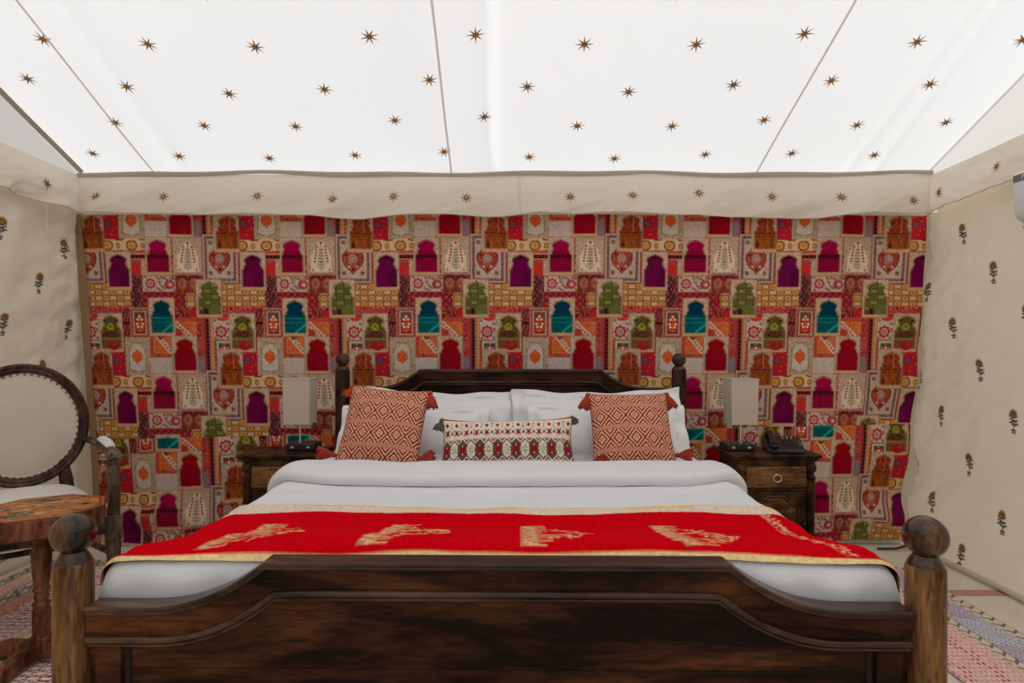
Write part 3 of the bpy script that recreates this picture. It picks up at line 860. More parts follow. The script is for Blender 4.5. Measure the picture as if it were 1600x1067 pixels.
# the arches, frames first
def niche(fx0, fy0, fx1, fy1, ox0, ox1, oy0, oy1, col, fr=TAN):
    cv.rect(fx0, fy0, fx1, fy1, speck(fr, 22, True, (118, 92, 68)))
    cv.rect(fx0, fy0, fx1, fy0 + 0.8, (150, 95, 80)); cv.rect(fx0, fy0, fx0 + 0.8, fy1, (150, 110, 90)); cv.rect(fx1 - 0.8, fy0, fx1, fy1, (150, 95, 80))
    p = arch(ox0, ox1, oy0, oy1, col); sill(ox0, ox1, oy1 + 0.5)
    return p
def vel(c, amp=10, q=0.7): return speck(c, amp, True, tuple(x * 0.72 for x in c), q)
p = niche(18.5, 180.5, 60, 241, 24.5, 57.5, 186, 237, speck((140, 52, 26), 26, True, (185, 100, 40), 0.5), (200, 168, 146))
inarch(p, 213.5, 238, speck((158, 82, 30), 22, True, (110, 45, 25), 0.5)); inarch(p, 212.3, 213.8, (80, 22, 16)); inarch(p, 216, 218, (120, 50, 28))
cv.rect(44, 189, 46, 212, (190, 112, 60)); cv.rect(50, 218, 54, 236, (125, 60, 32)); cv.ell(28.5, 231, 2.6, 5, (95, 28, 26))
p = niche(59, 28, 100, 89, 63.5, 95.7, 33.5, 83.7, vel((108, 6, 66)))
inarch(p, 33, 39.5, (68, 6, 24)); inarch(p, 64.5, 83.7, vel((116, 5, 66)))
cv.rect(82, 55, 95, 83.5, vel((100, 4, 60)))
p = niche(122, 5.5, 163.5, 66, 126, 158.8, 10.8, 60.8, vel((166, 0, 72)))
inarch(p, 27, 33.5, vel((150, 4, 52))); inarch(p, 33.5, 38.6, (46, 12, 24)); inarch(p, 38.6, 60.8, vel((142, 6, 52)))
for k in range(5): cv.ell(130 + k * 6.4, 36, 1.9, 1.0, (120, 20, 50))
p = niche(-11.5, 71, 30, 130.5, -6.5, 26.5, 76, 126.5, ogee((98, 102, 44), (44, 38, 24), (138, 132, 66), pw=24, ph=18, ox=6.5, oy=99))
inarch(p, 119, 126.5, speck((110, 52, 40), 30)); cv.rect(2, 117, 6, 126.4, (32, 24, 26)); cv.rect(9, 112, 26, 126.4, speck((112, 112, 50), 25))
p = niche(39.5, 124, 81.5, 184.5, 44.8, 77, 129, 180, speck((92, 72, 30), 26, True, (150, 150, 50), 0.5))
cv.ell(60.5, 147, 6.4, 7.0, (150, 150, 50)); cv.poly([(54, 150), (60.5, 138), (67, 150)], (150, 150, 50)); cv.poly([(56.5, 149), (60.5, 142), (64.5, 149)], (105, 62, 32)); cv.ell(60.5, 148, 2.2, 1.8, (165, 160, 70))
cv.ell(60.5, 157, 12, 5.6, speck((88, 42, 28), 20, True, (175, 110, 80), 0.6)); inarch(p, 163.5, 166, (140, 125, 60)); inarch(p, 166, 180, speck((125, 78, 45), 30))
cv.ell(64, 175, 10, 7.5, (168, 34, 36)); cv.rect(50, 178.5, 77, 180, (168, 34, 36)); cv.ell(66.5, 173, 3.0, 3.2, (120, 85, 60)); cv.ell(66.5, 173, 1.6, 1.8, (170, 45, 45))
for s_ in (-1, 1): cv.ell(60.5 + s_ * 11, 143, 1.6, 4, (140, 145, 50)); cv.ell(60.5 + s_ * 9, 136, 3, 1.6, (70, 40, 25))
p = niche(124, 100, 166, 159.8, 128.8, 161.2, 105, 155.3, speck((4, 58, 76), 10, True, (6, 44, 84), 0.35))
inarch(p, 130, 155.3, speck((2, 80, 88), 18, True, (10, 130, 120), 0.6)); inarch(p, 131.5, 133, (20, 150, 142)); inarch(p, 139, 140, (18, 142, 136)); inarch(p, 127, 131.5, (4, 70, 82))
cv.line(146, 154, 161, 142, 3.4, (30, 165, 150))
p = niche(158, 160, 199.5, 218.5, 162.7, 195.3, 164.5, 214, vel((152, 2, 22), 14))
inarch(p, 186, 214, vel((148, 2, 30), 16))
TILE = cv.down(SS, 1.0, 1.0)
TG = 1.0                                                       # print strength against room light

tw_cells = 1260; th_cells = 484
pxs = np.linspace(121, 1449, tw_cells + 1); pys = np.linspace(336, 846, th_cells + 1)
PXg, PYg = np.meshgrid(pxs, pys)
iu = np.floor(((PXg - 313) % PX) / PX * TW).astype(int) % TW
PYs = PYg + np.where(PYg > 684 - 0.0177 * (PXg - 250), 33.0 + 0.0163 * (PXg - 250), 0.0)
iv = np.floor(((PYs - 365) % PY) / PY * TH).astype(int) % TH
tc_ = TILE[iv, iu]
t = (PYg - 336) / 510.0
cxp = 792.0
xw = (cxp + (PXg - cxp) * (1 - 0.038 * t) + 10 * t * np.exp(-((PXg - 121) / 60) ** 2) - 24 * t ** 2 * np.exp(-((1449 - PXg) / 90) ** 2) - 800) / 960 * YB
zw = 1.22 - (PYg - 542) / 960 * YB
zw = zw + 0.012 * fbm(xw * 2, zw * 0.5, 61) + 0.02 * np.exp(-zw / 0.3) * np.sin(xw * 3.5)
rel = 0.018 + 0.030 * fbm(xw * 1.8, zw * 1.1, 62) + 0.018 * fbm(xw * 6 + zw, zw * 1.5, 63) + 0.012 * fbm(xw * 3, zw * 9, 64) * t
rel += 0.055 * np.exp(-((zw - 0.17) / 0.07) ** 2) * (0.5 + 0.5 * np.sin(xw * 2.1 + 1.5)) + 0.03 * np.exp(-zw / 0.05)
rel += 0.02 * np.exp(-((1449 - PXg) / 60) ** 2) * np.sin(zw * 14) * t
yw = YB + 0.015 - np.clip(rel, 0.0, 0.12)
hang = empty('wall_hanging', (0, YB, 0))
tag(hang, 'red, orange and purple patchwork arch-print cloth hanging behind the bed', 'wall hanging')
Pt = np.stack([xw, yw - YB, zw], -1)
grid('printed_cloth', Pt, M['tapestry'], hang, col=np.clip(tc_ * TG, 0, 0.85), flip=False)
# plain selvedge strip showing down its left side
e = Pt[:, 0]; nrow = len(e)
wd_ = 0.020 + 0.010 * np.sin(e[:, 2] * 2.4) ** 2 + 0.02 * np.exp(-((e[:, 2] - 1.45) / 0.3) ** 2)
strip = np.stack([e + np.array([-0.012, -0.012, 0]), e + np.stack([wd_ * 0.5, np.full(nrow, -0.016), np.zeros(nrow)], -1), e + np.stack([wd_, np.full(nrow, -0.010), np.zeros(nrow)], -1)], 1)[::6]
grid('side_border', strip, M['backing'], hang)
o_ = MB().tube([(2.36, -0.09, 0.03), (2.40, -0.10, 0.012), (2.46, -0.08, 0.01), (2.50, -0.05, 0.03), (2.52, -0.03, 0.2)], 0.006, 6).build('loose_tie', M['valance'], hang)
# dark cable and bag of cloth at the corner of the ground
mb = MB(); mb.tube([(2.20, 3.70, 0.006), (2.30, 3.68, 0.012), (2.40, 3.70, 0.03), (2.48, 3.74, 0.02)], 0.007, 8)
c_ = mb.build('power_cable', M['black']); tag(c_, 'black power cable lying at the bottom right corner of the patchwork hanging', 'cable')

# ================================================================== RUGS
def rug_mesh(name, x0, x1, y0, y1, colf, label, cs=0.006):
    nx = int((x1 - x0) / cs); ny = int((y1 - y0) / cs)
    X, Y = np.meshgrid(np.linspace(x0, x1, nx), np.linspace(y0, y1, ny))
    Z = 0.010 + 0.003 * fbm(X * 3, Y * 2, 71) + 0.002 * np.sin(X * 40) * 0
    edge = np.minimum(np.minimum(X - x0, x1 - X), np.minimum(Y - y0, y1 - Y))
    Z = np.where(edge < cs * 0.9, 0.001, Z)
    r = grid(name, np.stack([X, Y, Z], -1), M['rug'], None, col=np.clip(s2l(np.clip(colf(X, Y), 0, 255) / 255.0), 0, 0.85))
    tag(r, label, 'rug', 'flat-woven rugs on the tent floor'); return r

def setc(out, m, c):
    out[m] = np.asarray(c, float) if np.ndim(c) == 1 else np.asarray(c, float)[m]
def zigzag(x, y, xa, xb, c1, c2, p=0.10):
    k = (x - xa) / (xb - xa); a = np.abs(((y / p) % 1) * 2 - 1)
    o = np.empty(x.shape + (3,)); o[:] = c1
    o[(np.abs(k - (0.15 + 0.7 * a)) < 0.12) | (np.abs(k - 0.5) > 0.44)] = c2
    o[(np.abs((k * 3 + y / p * 2) % 1 - 0.5) < 0.14) & (np.abs(k - 0.5) < 0.34)] = c2
    return o
def chain(x, y, bg, c, p=0.030, q=0.062):
    o = np.empty(x.shape + (3,)); o[:] = bg
    dx = (x / q) % 1 - 0.5; dy = (y / p) % 1 - 0.5
    d = np.sqrt((dx * 1.5) ** 2 + dy ** 2)
    o[(d > 0.20) & (d < 0.42)] = c
    o[(np.abs(dx) > 0.36) & (np.abs(dy) < 0.22)] = c
    return o
def left_rug(x, y):
    out = np.empty(x.shape + (3,)); out[:] = (205, 190, 172)
    ZZ = lambda a, b, c1, c2, p=0.10: setc(out, (x >= a) & (x < b), zigzag(x, y, a, b, c1, c2, p))
    n = hsh(np.floor(x * 90), np.floor(y * 90), 4)[..., None] * 30 - 15
    ZZ(-2.66, -2.59, (190, 178, 160), (105, 103, 96))
    yk = ((y * 3.2) % 1)[..., None]
    rowc = np.where(yk < 0.33, np.array([195, 120, 130.]), np.where(yk < 0.66, np.array([205, 160, 105.]), np.array([170, 95, 115.])))
    b = chain(x, y, (218, 200, 175), (0, 0, 0), 0.024, 0.040); m0 = b.sum(-1) == 0
    b[m0] = np.broadcast_to(rowc, b.shape)[m0]
    setc(out, (x >= -2.59) & (x < -2.48), b)
    ZZ(-2.48, -2.39, (190, 180, 162), (98, 98, 92), 0.13)
    setc(out, (x >= -2.39) & (x < -2.29), np.where((np.floor((x + y * 0.4) * 60) % 2)[..., None] > 0, np.array([196, 140, 135.]), np.array([190, 150, 115.])) + n)
    setc(out, (x >= -2.29) & (x < -2.05), chain(x, y, (226, 214, 203), (172, 92, 106), 0.034, 0.040))
    m2 = (x >= -2.29) & (x < -2.05) & (((y * 2.9) % 1) < 0.22)
    setc(out, m2, chain(x, y, (180, 110, 120), (236, 226, 214), 0.034, 0.06))
    setc(out, (x >= -2.05) & (x < -1.93), np.where((np.floor(x * 62) % 2)[..., None] > 0, np.array([205, 168, 120.]), np.array([222, 205, 185.])))
    ZZ(-1.93, -1.86, (222, 210, 195), (108, 120, 108), 0.09)
    setc(out, (x >= -1.86) & (x < -1.62), chain(x, y, (228, 216, 204), (150, 52, 62), 0.034, 0.05))
    ZZ(-1.62, -1.55, (222, 210, 195), (108, 120, 108), 0.09)
    setc(out, x >= -1.55, chain(x, y, (205, 150, 145), (226, 205, 195), 0.034, 0.06))
    end = y > 3.38
    setc(out, end, zigzag(y, x, 3.38, 3.50, (192, 176, 162), (112, 100, 98), 0.09))
    return out
rug_mesh('woven_rug', -2.66, -1.47, 0.9, 3.50, left_rug, 'flat-woven striped rug in pink, grey and cream under the chair and small table')
def right_rug(x, y):
    out = np.empty(x.shape + (3,)); n = hsh(np.floor(x * 120), np.floor(y * 120), 6)[..., None] * 26 - 13
    out[:] = (208, 168, 160); out += n
    def braid(a, b):
        k = (x - a) / (b - a); o = np.empty(x.shape + (3,)); o[:] = (205, 188, 168)
        p = 0.062; t = (y / p) % 1
        f1 = np.abs(((t + k * 0.9) % 1) - 0.5); f2 = np.abs(((t * 1.0 - k * 0.9) % 1) - 0.5)
        o[(f1 < 0.13) & (k < 0.62)] = (118, 104, 92); o[(f2 < 0.13) & (k > 0.38)] = (118, 104, 92)
        o[np.abs(k - 0.5) > 0.40] = (120, 106, 92); o[np.abs(k - 0.5) > 0.46] = (190, 172, 152)
        return o
    setc(out, x > 2.095, braid(2.095, 2.16)); setc(out, (x > 1.906) & (x <= 1.96), braid(1.906, 1.96))
    bl = (x > 1.96) & (x <= 2.095)
    a = ((x * 0.6 + y) / 0.020) % 1; b_ = ((x - y * 0.15) / 0.016) % 1
    base = np.where((vnoise(x * 9, y * 5, 9) > 0.55)[..., None], np.array([196, 172, 178.]), np.array([198, 196, 198.]))
    o = np.array(base); o[(a < 0.5) & (b_ < 0.72)] = (104, 118, 142); setc(out, bl, o)
    ins = x <= 1.906
    p = (y / 0.030) % 1; q = (x / 0.020) % 1
    st = (((x + np.floor(y / 0.06) % 2 * 0.03) / 0.12) % 1) < 0.32
    o = np.empty(x.shape + (3,)); o[:] = (216, 178, 168); o += n
    o[(p < 0.55) & (q < 0.5) & st] = (165, 62, 78); o[(p < 0.5) & (q < 0.45) & ~st] = (200, 140, 136)
    o[(vnoise(x * 14, y * 10, 12) > 0.80) & st & (p < 0.6)] = (212, 168, 110)
    setc(out, ins, o)
    return out
rug_mesh('woven_rug', 1.64, 2.16, 0.9, 3.40, right_rug, 'pink and red flat-woven rug with a blue band and braided borders right of the bed', 0.0048)

# ================================================================== BED
BX, BY, BR = -0.0357, 1.37, -0.012
bed = empty('bed', (BX, BY, 0), BR)
tag(bed, 'dark wooden four-post bed with round ball finials and curved head and foot boards', 'bed')
MBED = Matrix.Translation((BX, BY, 0)) @ Matrix.Rotation(BR, 4, 'Z')
def toworld(P):
    c, s = math.cos(BR), math.sin(BR)
    return np.stack([BX + P[..., 0] * c - P[..., 1] * s, BY + P[..., 0] * s + P[..., 1] * c, P[..., 2]], -1)

def board_top(u, z0, z1, a, b):
    u = abs(u)
    if u <= a: return z1
    if u >= b: return z0
    t = (u - a) / (b - a)
    return z0 + (z1 - z0) * (1 - t) ** 2.2
US = sorted(set([round(v, 4) for v in list(np.linspace(-0.91, -0.78, 5)) + list(np.linspace(-0.78, -0.51, 26)) + list(np.linspace(-0.51, 0.51, 15)) + list(np.linspace(0.51, 0.78, 26)) + list(np.linspace(0.78, 0.91, 5)) + [-0.49, 0.49, -0.905, 0.905]]))
def rail(name, ftop, fbot, v0, v1, m, parent, bevel=0.0):
    vs = []; fs = []
    for u in US:
        vs += [(u, v0, fbot(u)), (u, v0, ftop(u)), (u, v1, ftop(u)), (u, v1, fbot(u))]
    n = len(US)
    for i in range(n - 1):
        a = 4 * i; b = a + 4
        fs += [(a, b, b + 1, a + 1), (a + 1, b + 1, b + 2, a + 2), (a + 2, b + 2, b + 3, a + 3), (a + 3, b + 3, b, a)]
    fs += [(0, 1, 2, 3), (4 * n - 4, 4 * n - 1, 4 * n - 2, 4 * n - 3)]
    mb = MB(); mb.add(vs, fs)
    return mb.build(name, m, parent, bevel, ang=50)
def bead(name, f, v, r, m, parent, dz=0.0, sy=1.0, x=0.905):
    us = [u for u in US if abs(u) <= x]
    mb = MB(); mb.tube([(u, v, f(u) + dz) for u in us], r, 10, sy=sy)
    return mb.build(name, m, parent)

def make_board(name, ztop, zsh, ltop, lsh, v, zbot, planks, front=True):
    root = empty(name, (0, v, 0)); root.parent = bed
    f1 = lambda u: board_top(u, zsh, ztop, 0.51, 0.785)
    f2 = lambda u: board_top(u, lsh, ltop, 0.488, 0.765)
    rail('top_rail', lambda u: f1(u) - 0.010, f2, -0.018, 0.020, M['bed_wood'], root)
    # overhanging cap with rounded nose
    rail('cap_moulding', f1, lambda u: f1(u) - 0.011, -0.030, 0.030, M['mould'], root, 0.004)
    bead('nose_bead', f1, -0.024, 0.0055, M['mould'], root, -0.013, 1.0)
    bead('lower_bead', f2, -0.021, 0.0075, M['mould'], root, 0.002)
    bead('lower_bead', f2, -0.017, 0.0045, M['mould'], root, -0.011)
    for i, (z0, z1) in enumerate(planks):
        if i == 0:
            rail('panel_board', lambda u: max(f2(u) - 0.004, z0 + 0.002), lambda u: z0, -0.002, 0.014, M['bed_wood'], root)
        else:
            MB().box(-0.905, 0.905, -0.002, 0.014, z0, z1 - 0.0015).build('panel_board', M['bed_wood'], root, 0.001)
    for s in (-1, 1):
        MB().box(min(s * 0.835, s * 0.893), max(s * 0.835, s * 0.893), -0.014, 0.0, zbot, lsh - 0.006).build('stile', M['bed_wood'], root, 0.003)
        MB().box(min(s * 0.818, s * 0.829), max(s * 0.818, s * 0.829), -0.006, 0.0, zbot, lsh - 0.006).build('groove_strip', M['groove'], root)
    MB().box(-0.905, 0.905, -0.016, 0.016, zbot - 0.10, zbot).build('bottom_rail', M['bed_wood'], root, 0.003)
    return root
fb = make_board('footboard', 0.747, 0.646, 0.674, 0.570, 0.0, 0.26, [(0.502, 0.6), (0.38, 0.502), (0.26, 0.38)])
hb = make_board('headboard', 1.095, 0.990, 1.020, 0.912, 2.10, 0.34, [(0.80, 1.0), (0.57, 0.80), (0.34, 0.57)])

def post(u, v, h, br, fin):
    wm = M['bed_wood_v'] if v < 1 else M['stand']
    """h: top of shaft, br: ball radius"""
    p = empty('bed_post', (u, v, 0)); p.parent = bed
    r = 0.040
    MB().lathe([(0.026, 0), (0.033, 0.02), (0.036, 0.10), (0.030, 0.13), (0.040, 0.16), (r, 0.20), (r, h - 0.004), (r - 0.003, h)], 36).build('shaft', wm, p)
    k = br / 0.046
    MB().lathe([(r - 0.003, h), (r - 0.0045, h + 0.004), (r - 0.006, h + 0.007), (r * 0.83, h + 0.009), (0.0225 * k + 0.002, h + 0.024 * k)], 36).build('collar', M['finial'], p)
    pr = []
    zc = h + 0.024 * k + br * 0.86
    for q in np.linspace(-1.03, PI / 2, 22):
        pr.append((max(br * math.cos(q), 0.0008), zc + br * math.sin(q)))
    MB().lathe(pr, 40).build('ball_finial', M['finial'], p, ang=60)
for s in (-1, 1):
    post(s * 0.95, 0.0, 0.738, 0.0455, 1)
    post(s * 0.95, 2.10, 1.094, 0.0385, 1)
    MB().box(min(s * 0.905, s * 0.935), max(s * 0.905, s * 0.935), 0.035, 2.065, 0.26, 0.42).build('side_rail', M['bed_wood'], bed, 0.004)
for i in range(12):
    MB().box(-0.90, 0.90, 0.12 + i * 0.17, 0.20 + i * 0.17, 0.355, 0.375).build('slat', M['bed_wood'], bed)

mt = MB().box(-0.86, 0.86, 0.09, 2.05, 0.378, 0.585).build('mattress', M['linen'], None, 0.05, seg=4)
mt.matrix_world = MBED
tag(mt, 'thick mattress under the white duvet on the wooden bed', 'mattress')

# duvet surface -----------------------------------------------------------
def dz_top(u, v):
    z = 0.653 + 0.092 * np.exp(-((v - 0.06) / 0.33) ** 2)
    z = z - (0.036 * np.exp(-(v / 0.45) ** 2) - 0.012 * np.clip((v - 0.4) / 0.4, 0, 1)) * (u / 0.9) ** 2
    z = z + 0.012 * np.clip((v - 0.9) / 0.3, 0, 1)
    return z
def half_w(v):
    return 0.930 + 0.035 * np.clip((v - 0.07) / 0.16, 0, 1) ** 0.7
def duvet_pt(s, t, off=0.0, lump=1.0):
    """s: across arc -1.25..1.25 m, t: along arc, 0 at the front fold (negative runs down behind the footboard)"""
    s = np.asarray(s, float); t = np.asarray(t, float)
    rt = 0.055
    tf = 0.052 + rt
    v = np.where(t >= 0, tf + t, 0); dt_ = np.zeros_like(t)
    a = np.clip(-t / rt, 0, PI / 2)
    v = np.where(t < 0, tf - rt * np.sin(a), v); dt_ = np.where(t < 0, rt * (1 - np.cos(a)), dt_)
    dt_ = np.where(-t > rt * PI / 2, rt + (-t - rt * PI / 2), dt_)
    W = half_w(v); rs = 0.040 + 0.045 * np.clip((v - 0.1) / 0.5, 0, 1); f = W - rs
    S = np.abs(s); b = np.clip((S - f) / rs, 0, PI / 2)
    u = np.where(S < f, S, f + rs * np.sin(b)); ds = np.where(S < f, 0, rs * (1 - np.cos(b)))
    ds = np.where(S - f > rs * PI / 2, rs + (S - f - rs * PI / 2), ds)
    hang_ = np.clip(ds / 0.2, 0, 1)
    u = u + hang_ * (0.010 + 0.012 * np.sin(v * 13 + np.sign(s) * 1.3) + 0.02 * fbm(v * 5, S * 2, 81)) * np.clip(v * 5 - 0.5, 0, 1)
    u = u * np.sign(s + 1e-12)
    z = dz_top(u, v) - ds - dt_
    top = np.exp(-(ds + dt_) / 0.1)
    w = 0.024 * fbm(u * 2.0, v * 4.5, 82) + 0.012 * fbm(u * 3.2, v * 16 + u * 1.5, 83) + 0.005 * fbm(u * 9, v * 34, 88)
    z = z + lump * w * top
    # puffy front face with soft vertical pleats
    fr = np.clip(dt_ / 0.05, 0, 1) * np.clip((0.60 - dt_) / 0.3, 0, 1)
    v = v + fr * (-0.004 + 0.020 * fbm(u * 6, z * 3, 84) + 0.007 * np.sin(u * 36 + fbm(u * 3, z, 85) * 8) * (0.5 + fbm(u * 2, z * 0, 87)))
    z = np.maximum(z, 0.40 - 0.02 * fbm(v * 3, u * 3, 86))
    # offset outwards for cloth lying on top
    nz = np.where((ds < rs) & (dt_ < rt), 1.0, 0.2)
    return np.stack([u + np.sign(s) * off * np.sin(b), v - off * np.sin(a), z + off * np.where(nz > 0.5, 1, 0.4)], -1)
ssv = np.linspace(-1.20, 1.20, 420); ttv = np.concatenate([np.linspace(-0.33, 0, 60), np.linspace(0, 1.93, 280)[1:]])
S_, T_ = np.meshgrid(ssv, ttv)
dv = grid('duvet', toworld(duvet_pt(S_, T_)), M['duvet'])
tag(dv, 'white cotton duvet spread over the wooden bed, folded back below the cushions', 'duvet')
# folded-back roll of the duvet near the pillows
def fold_pt(s, q):
    """q 0..1 along the profile of the roll"""
    v0 = 1.075 + 0.03 * fbm(s * 1.5, s * 0 + 2.2, 91)
    v0 = v0 + 0.16 * np.clip((np.abs(s) - 0.70) / 0.35, 0, 1) ** 1.5
    v1 = 1.37; h = 0.046 + 0.016 * fbm(s * 2.3, s * 0 + 7.1, 92)
    a = np.clip(q / 0.35, 0, 1) * PI / 2
    v = np.where(q < 0.35, v0 - 0.012 * np.sin(a * 2) + 0.035 * (1 - np.cos(a)), v0 + 0.035 + (q - 0.35) / 0.65 * (v1 - v0 - 0.035))
    dz = np.where(q < 0.35, h * np.sin(a), h * (1 - 0.15 * ((q - 0.35) / 0.65) ** 2) + 0.006 * np.sin((q - 0.35) / 0.65 * PI))
    dz = dz * np.where(q > 0.92, np.clip((1 - q) / 0.08, 0, 1) ** 0.5, 1)
    base = duvet_pt(s, v - 0.107, 0.0)
    out = base.copy()
    S = np.abs(s); b = np.clip((S - (0.965 - 0.085)) / 0.085, 0, PI / 2)
    out[..., 0] += np.sign(s) * dz * np.sin(b) * 1.0
    out[..., 2] += dz * np.cos(b) + 0.002
    out[..., 2] += 0.006 * fbm(s * 6, q * 3, 93)
    return out
S_, Q_ = np.meshgrid(np.linspace(-1.20, 1.20, 360), np.linspace(0, 1, 60))
fo = grid('folded_edge', toworld(fold_pt(S_, Q_)), M['duvet'])
fo.parent = dv

# red runner ---------------------------------------------------------------
RS0, RS1 = -1.22, 1.22; RT0, RT1 = -0.022, 0.640
RK = 4; cell = 0.0042
rw = int((RS1 - RS0) / cell); rh = int((RT1 - RT0) / cell)
rc = Canvas(rw * 3, rh * 3, rw * 3 / (RS1 - RS0), rh * 3 / (RT1 - RT0), (196, 0, 20))
# local canvas coords: x = s - RS0, y = t - RT0
LX = RS1 - RS0; LY = RT1 - RT0
rc.rect(0, 0, LX, LY, (206, 0, 18))
TANW = (226, 178, 130)
def motif(s0, t0, t1, reach, sd):
    r_ = random.Random(sd)
    x = s0 - RS0; y0 = t0 - RT0; y1 = t1 - RT0
    rc.rect(x, y0, x + 0.005, y1, (214, 120, 105))
    n = 30
    for i in range(n):
        y = y0 + (y1 - y0) * (i + 0.5) / n
        for k in range(3):
            rc.ell(x + 0.012 + k * 0.012, y + r_.uniform(-.003, .003), 0.0078, 0.006, (TANW if (i + k) % 3 else (186, 140, 92)))
        L = r_.uniform(0.012, 0.032) * (1.4 if i < 6 or i > 23 else 1)
        rc.line(x + 0.04, y, x + 0.04 + L, y + r_.uniform(-.004, .004), 0.005, TANW)
    cy = (y0 + y1) / 2
    for i in range(330):
        a = r_.random(); w_ = (1 - a ** 1.7) * (y1 - y0) * 0.43
        q_ = r_.uniform(-1, 1)
        yy_ = cy + q_ * w_
        if abs(q_) < 0.30 and a < 0.35: continue
        if (math.sin(a * 23 + abs(q_) * 5) + math.sin(q_ * 17 + a * 6)) < -0.45: continue
        xx_ = x + 0.058 + a * reach
        rc.ell(xx_, yy_, r_.uniform(0.004, 0.0085), r_.uniform(0.0022, 0.0038), TANW if r_.random() < 0.7 else (198, 140, 98), (0.9 if q_ < 0 else -0.9) + r_.uniform(-0.5, 0.5))
    for i in range(9):
        a0 = r_.uniform(0.05, 0.5); w_ = (1 - a0) * (y1 - y0) * 0.42 * (1 if i % 2 else -1)
        rc.line(x + 0.06, cy + w_ * 0.4, x + 0.06 + (a0 + 0.4) * reach, cy + w_ * 0.9 * (1 - a0), 0.004, TANW)
for k, s0 in enumerate((-0.735, -0.335, 0.055, 0.445)):
    motif(s0, 0.015, 0.405, 0.145, 10 + k)
# border of the runner's right edge, hanging over the mattress edge
for k, s0 in enumerate((0.835, -1.135)):
    r_ = random.Random(50 + k)
    rc.rect(s0 - RS0, 0.03, s0 - RS0 + 0.004, 0.57, (214, 120, 105))
    for i in range(150):
        rc.ell(s0 - RS0 + 0.018 + r_.uniform(-.014, .016), 0.035 + i * 0.0036, r_.uniform(.004, .008), 0.0028, TANW, r_.uniform(-1.2, 1.2))
rc.rect(0, 0, LX, 0.018, (250, 208, 148))
# back: red fringe, cream border, thin yellow edge
def fring(x, y):
    e = 0.572 + 0.006 * np.sin(x * 12) + 0.006 * fbm(x * 9, x * 0, 3) + 0.005 * (hsh(np.floor(x * 240), 0 * x, 3) - 0.5)
    return y > e
rc.paint(0, 0.55, LX, LY, fring, (226, 206, 184))
rc.paint(0, 0.60, LX, LY, lambda x, y: (y > LY - 0.017) & (y < LY), lambda x, y: np.where((fbm(x * 3, x * 0 + 1, 6) > -0.08)[..., None], np.array([240, 190, 105.]), np.array([222, 205, 180.])))
rcol = rc.down(3, 1.0, 0.85)
S_, T_ = np.meshgrid(np.linspace(RS0, RS1, rw), np.linspace(RT0, RT1, rh))
Tm = T_ - 0.036 * np.clip(1 - np.abs(S_) ** 3, 0, 1) * np.clip(1 - T_ / 0.3, 0, 1) + 0.014 * fbm(S_ * 2.5, T_ * 0, 95) * 2 + 0.02 * np.where(T_ > 0.3, fbm(S_ * 1.2, T_ * 0 + 4, 96), 0)
RP = duvet_pt(S_, Tm, 0.007)
fine_w = 0.012 * fbm(S_ * 1.8, T_ * 20 + S_ * 2.5, 97) + 0.006 * fbm(S_ * 4, T_ * 45, 98) + 0.004
RP[..., 2] += fine_w
# lifted front edge
rn = grid('bed_runner', toworld(RP), M['runner'], None, col=rcol[:rh, :rw])
tag(rn, 'red silk bed runner with four gold embroidered motifs and a yellow front edge', 'bed runner')

# ================================================================== PILLOWS AND CUSHIONS
def pillow_pts(n, w, h, th, pw=2.4, pull=0.03, flange=0.0):
    a = np.linspace(-1, 1, n); b = np.linspace(-1, 1, n)
    A, B = np.meshgrid(a, b)
    fw, fh = (w / 2, h / 2)
    x = A * fw * (1 - pull * (1 - B ** 2) * np.abs(A) ** 3 * 1.0); y = B * fh * (1 - pull * 1.3 * (1 - A ** 2) * np.abs(B) ** 3)
    ka = np.clip(1 - (np.abs(A) / (1 - flange / fw)) ** pw, 0, 1) if flange else np.clip(1 - np.abs(A) ** pw, 0, 1)
    kb = np.clip(1 - (np.abs(B) / (1 - flange / fh)) ** pw, 0, 1) if flange else np.clip(1 - np.abs(B) ** pw, 0, 1)
    t = th / 2 * np.sqrt(ka * kb)
    return A, B, x, y, t
def place_frame(u, v, z, tilt, roll, yaw):
    """local X across, Y up the cushion, Z = out towards the foot of the bed"""
    m = Matrix.Translation((u, v, z)) @ Matrix.Rotation(yaw, 4, 'Z') @ Matrix.Rotation(-tilt, 4, 'X') @ Matrix.Rotation(roll, 4, 'Y') @ Matrix.Rotation(R(90), 4, 'X')
    return MBED @ m
def apply(mw, x, y, z):
    a = np.array(mw)
    P = np.stack([x, y, z, np.ones_like(x)], -1) @ a.T
    return P[..., :3]
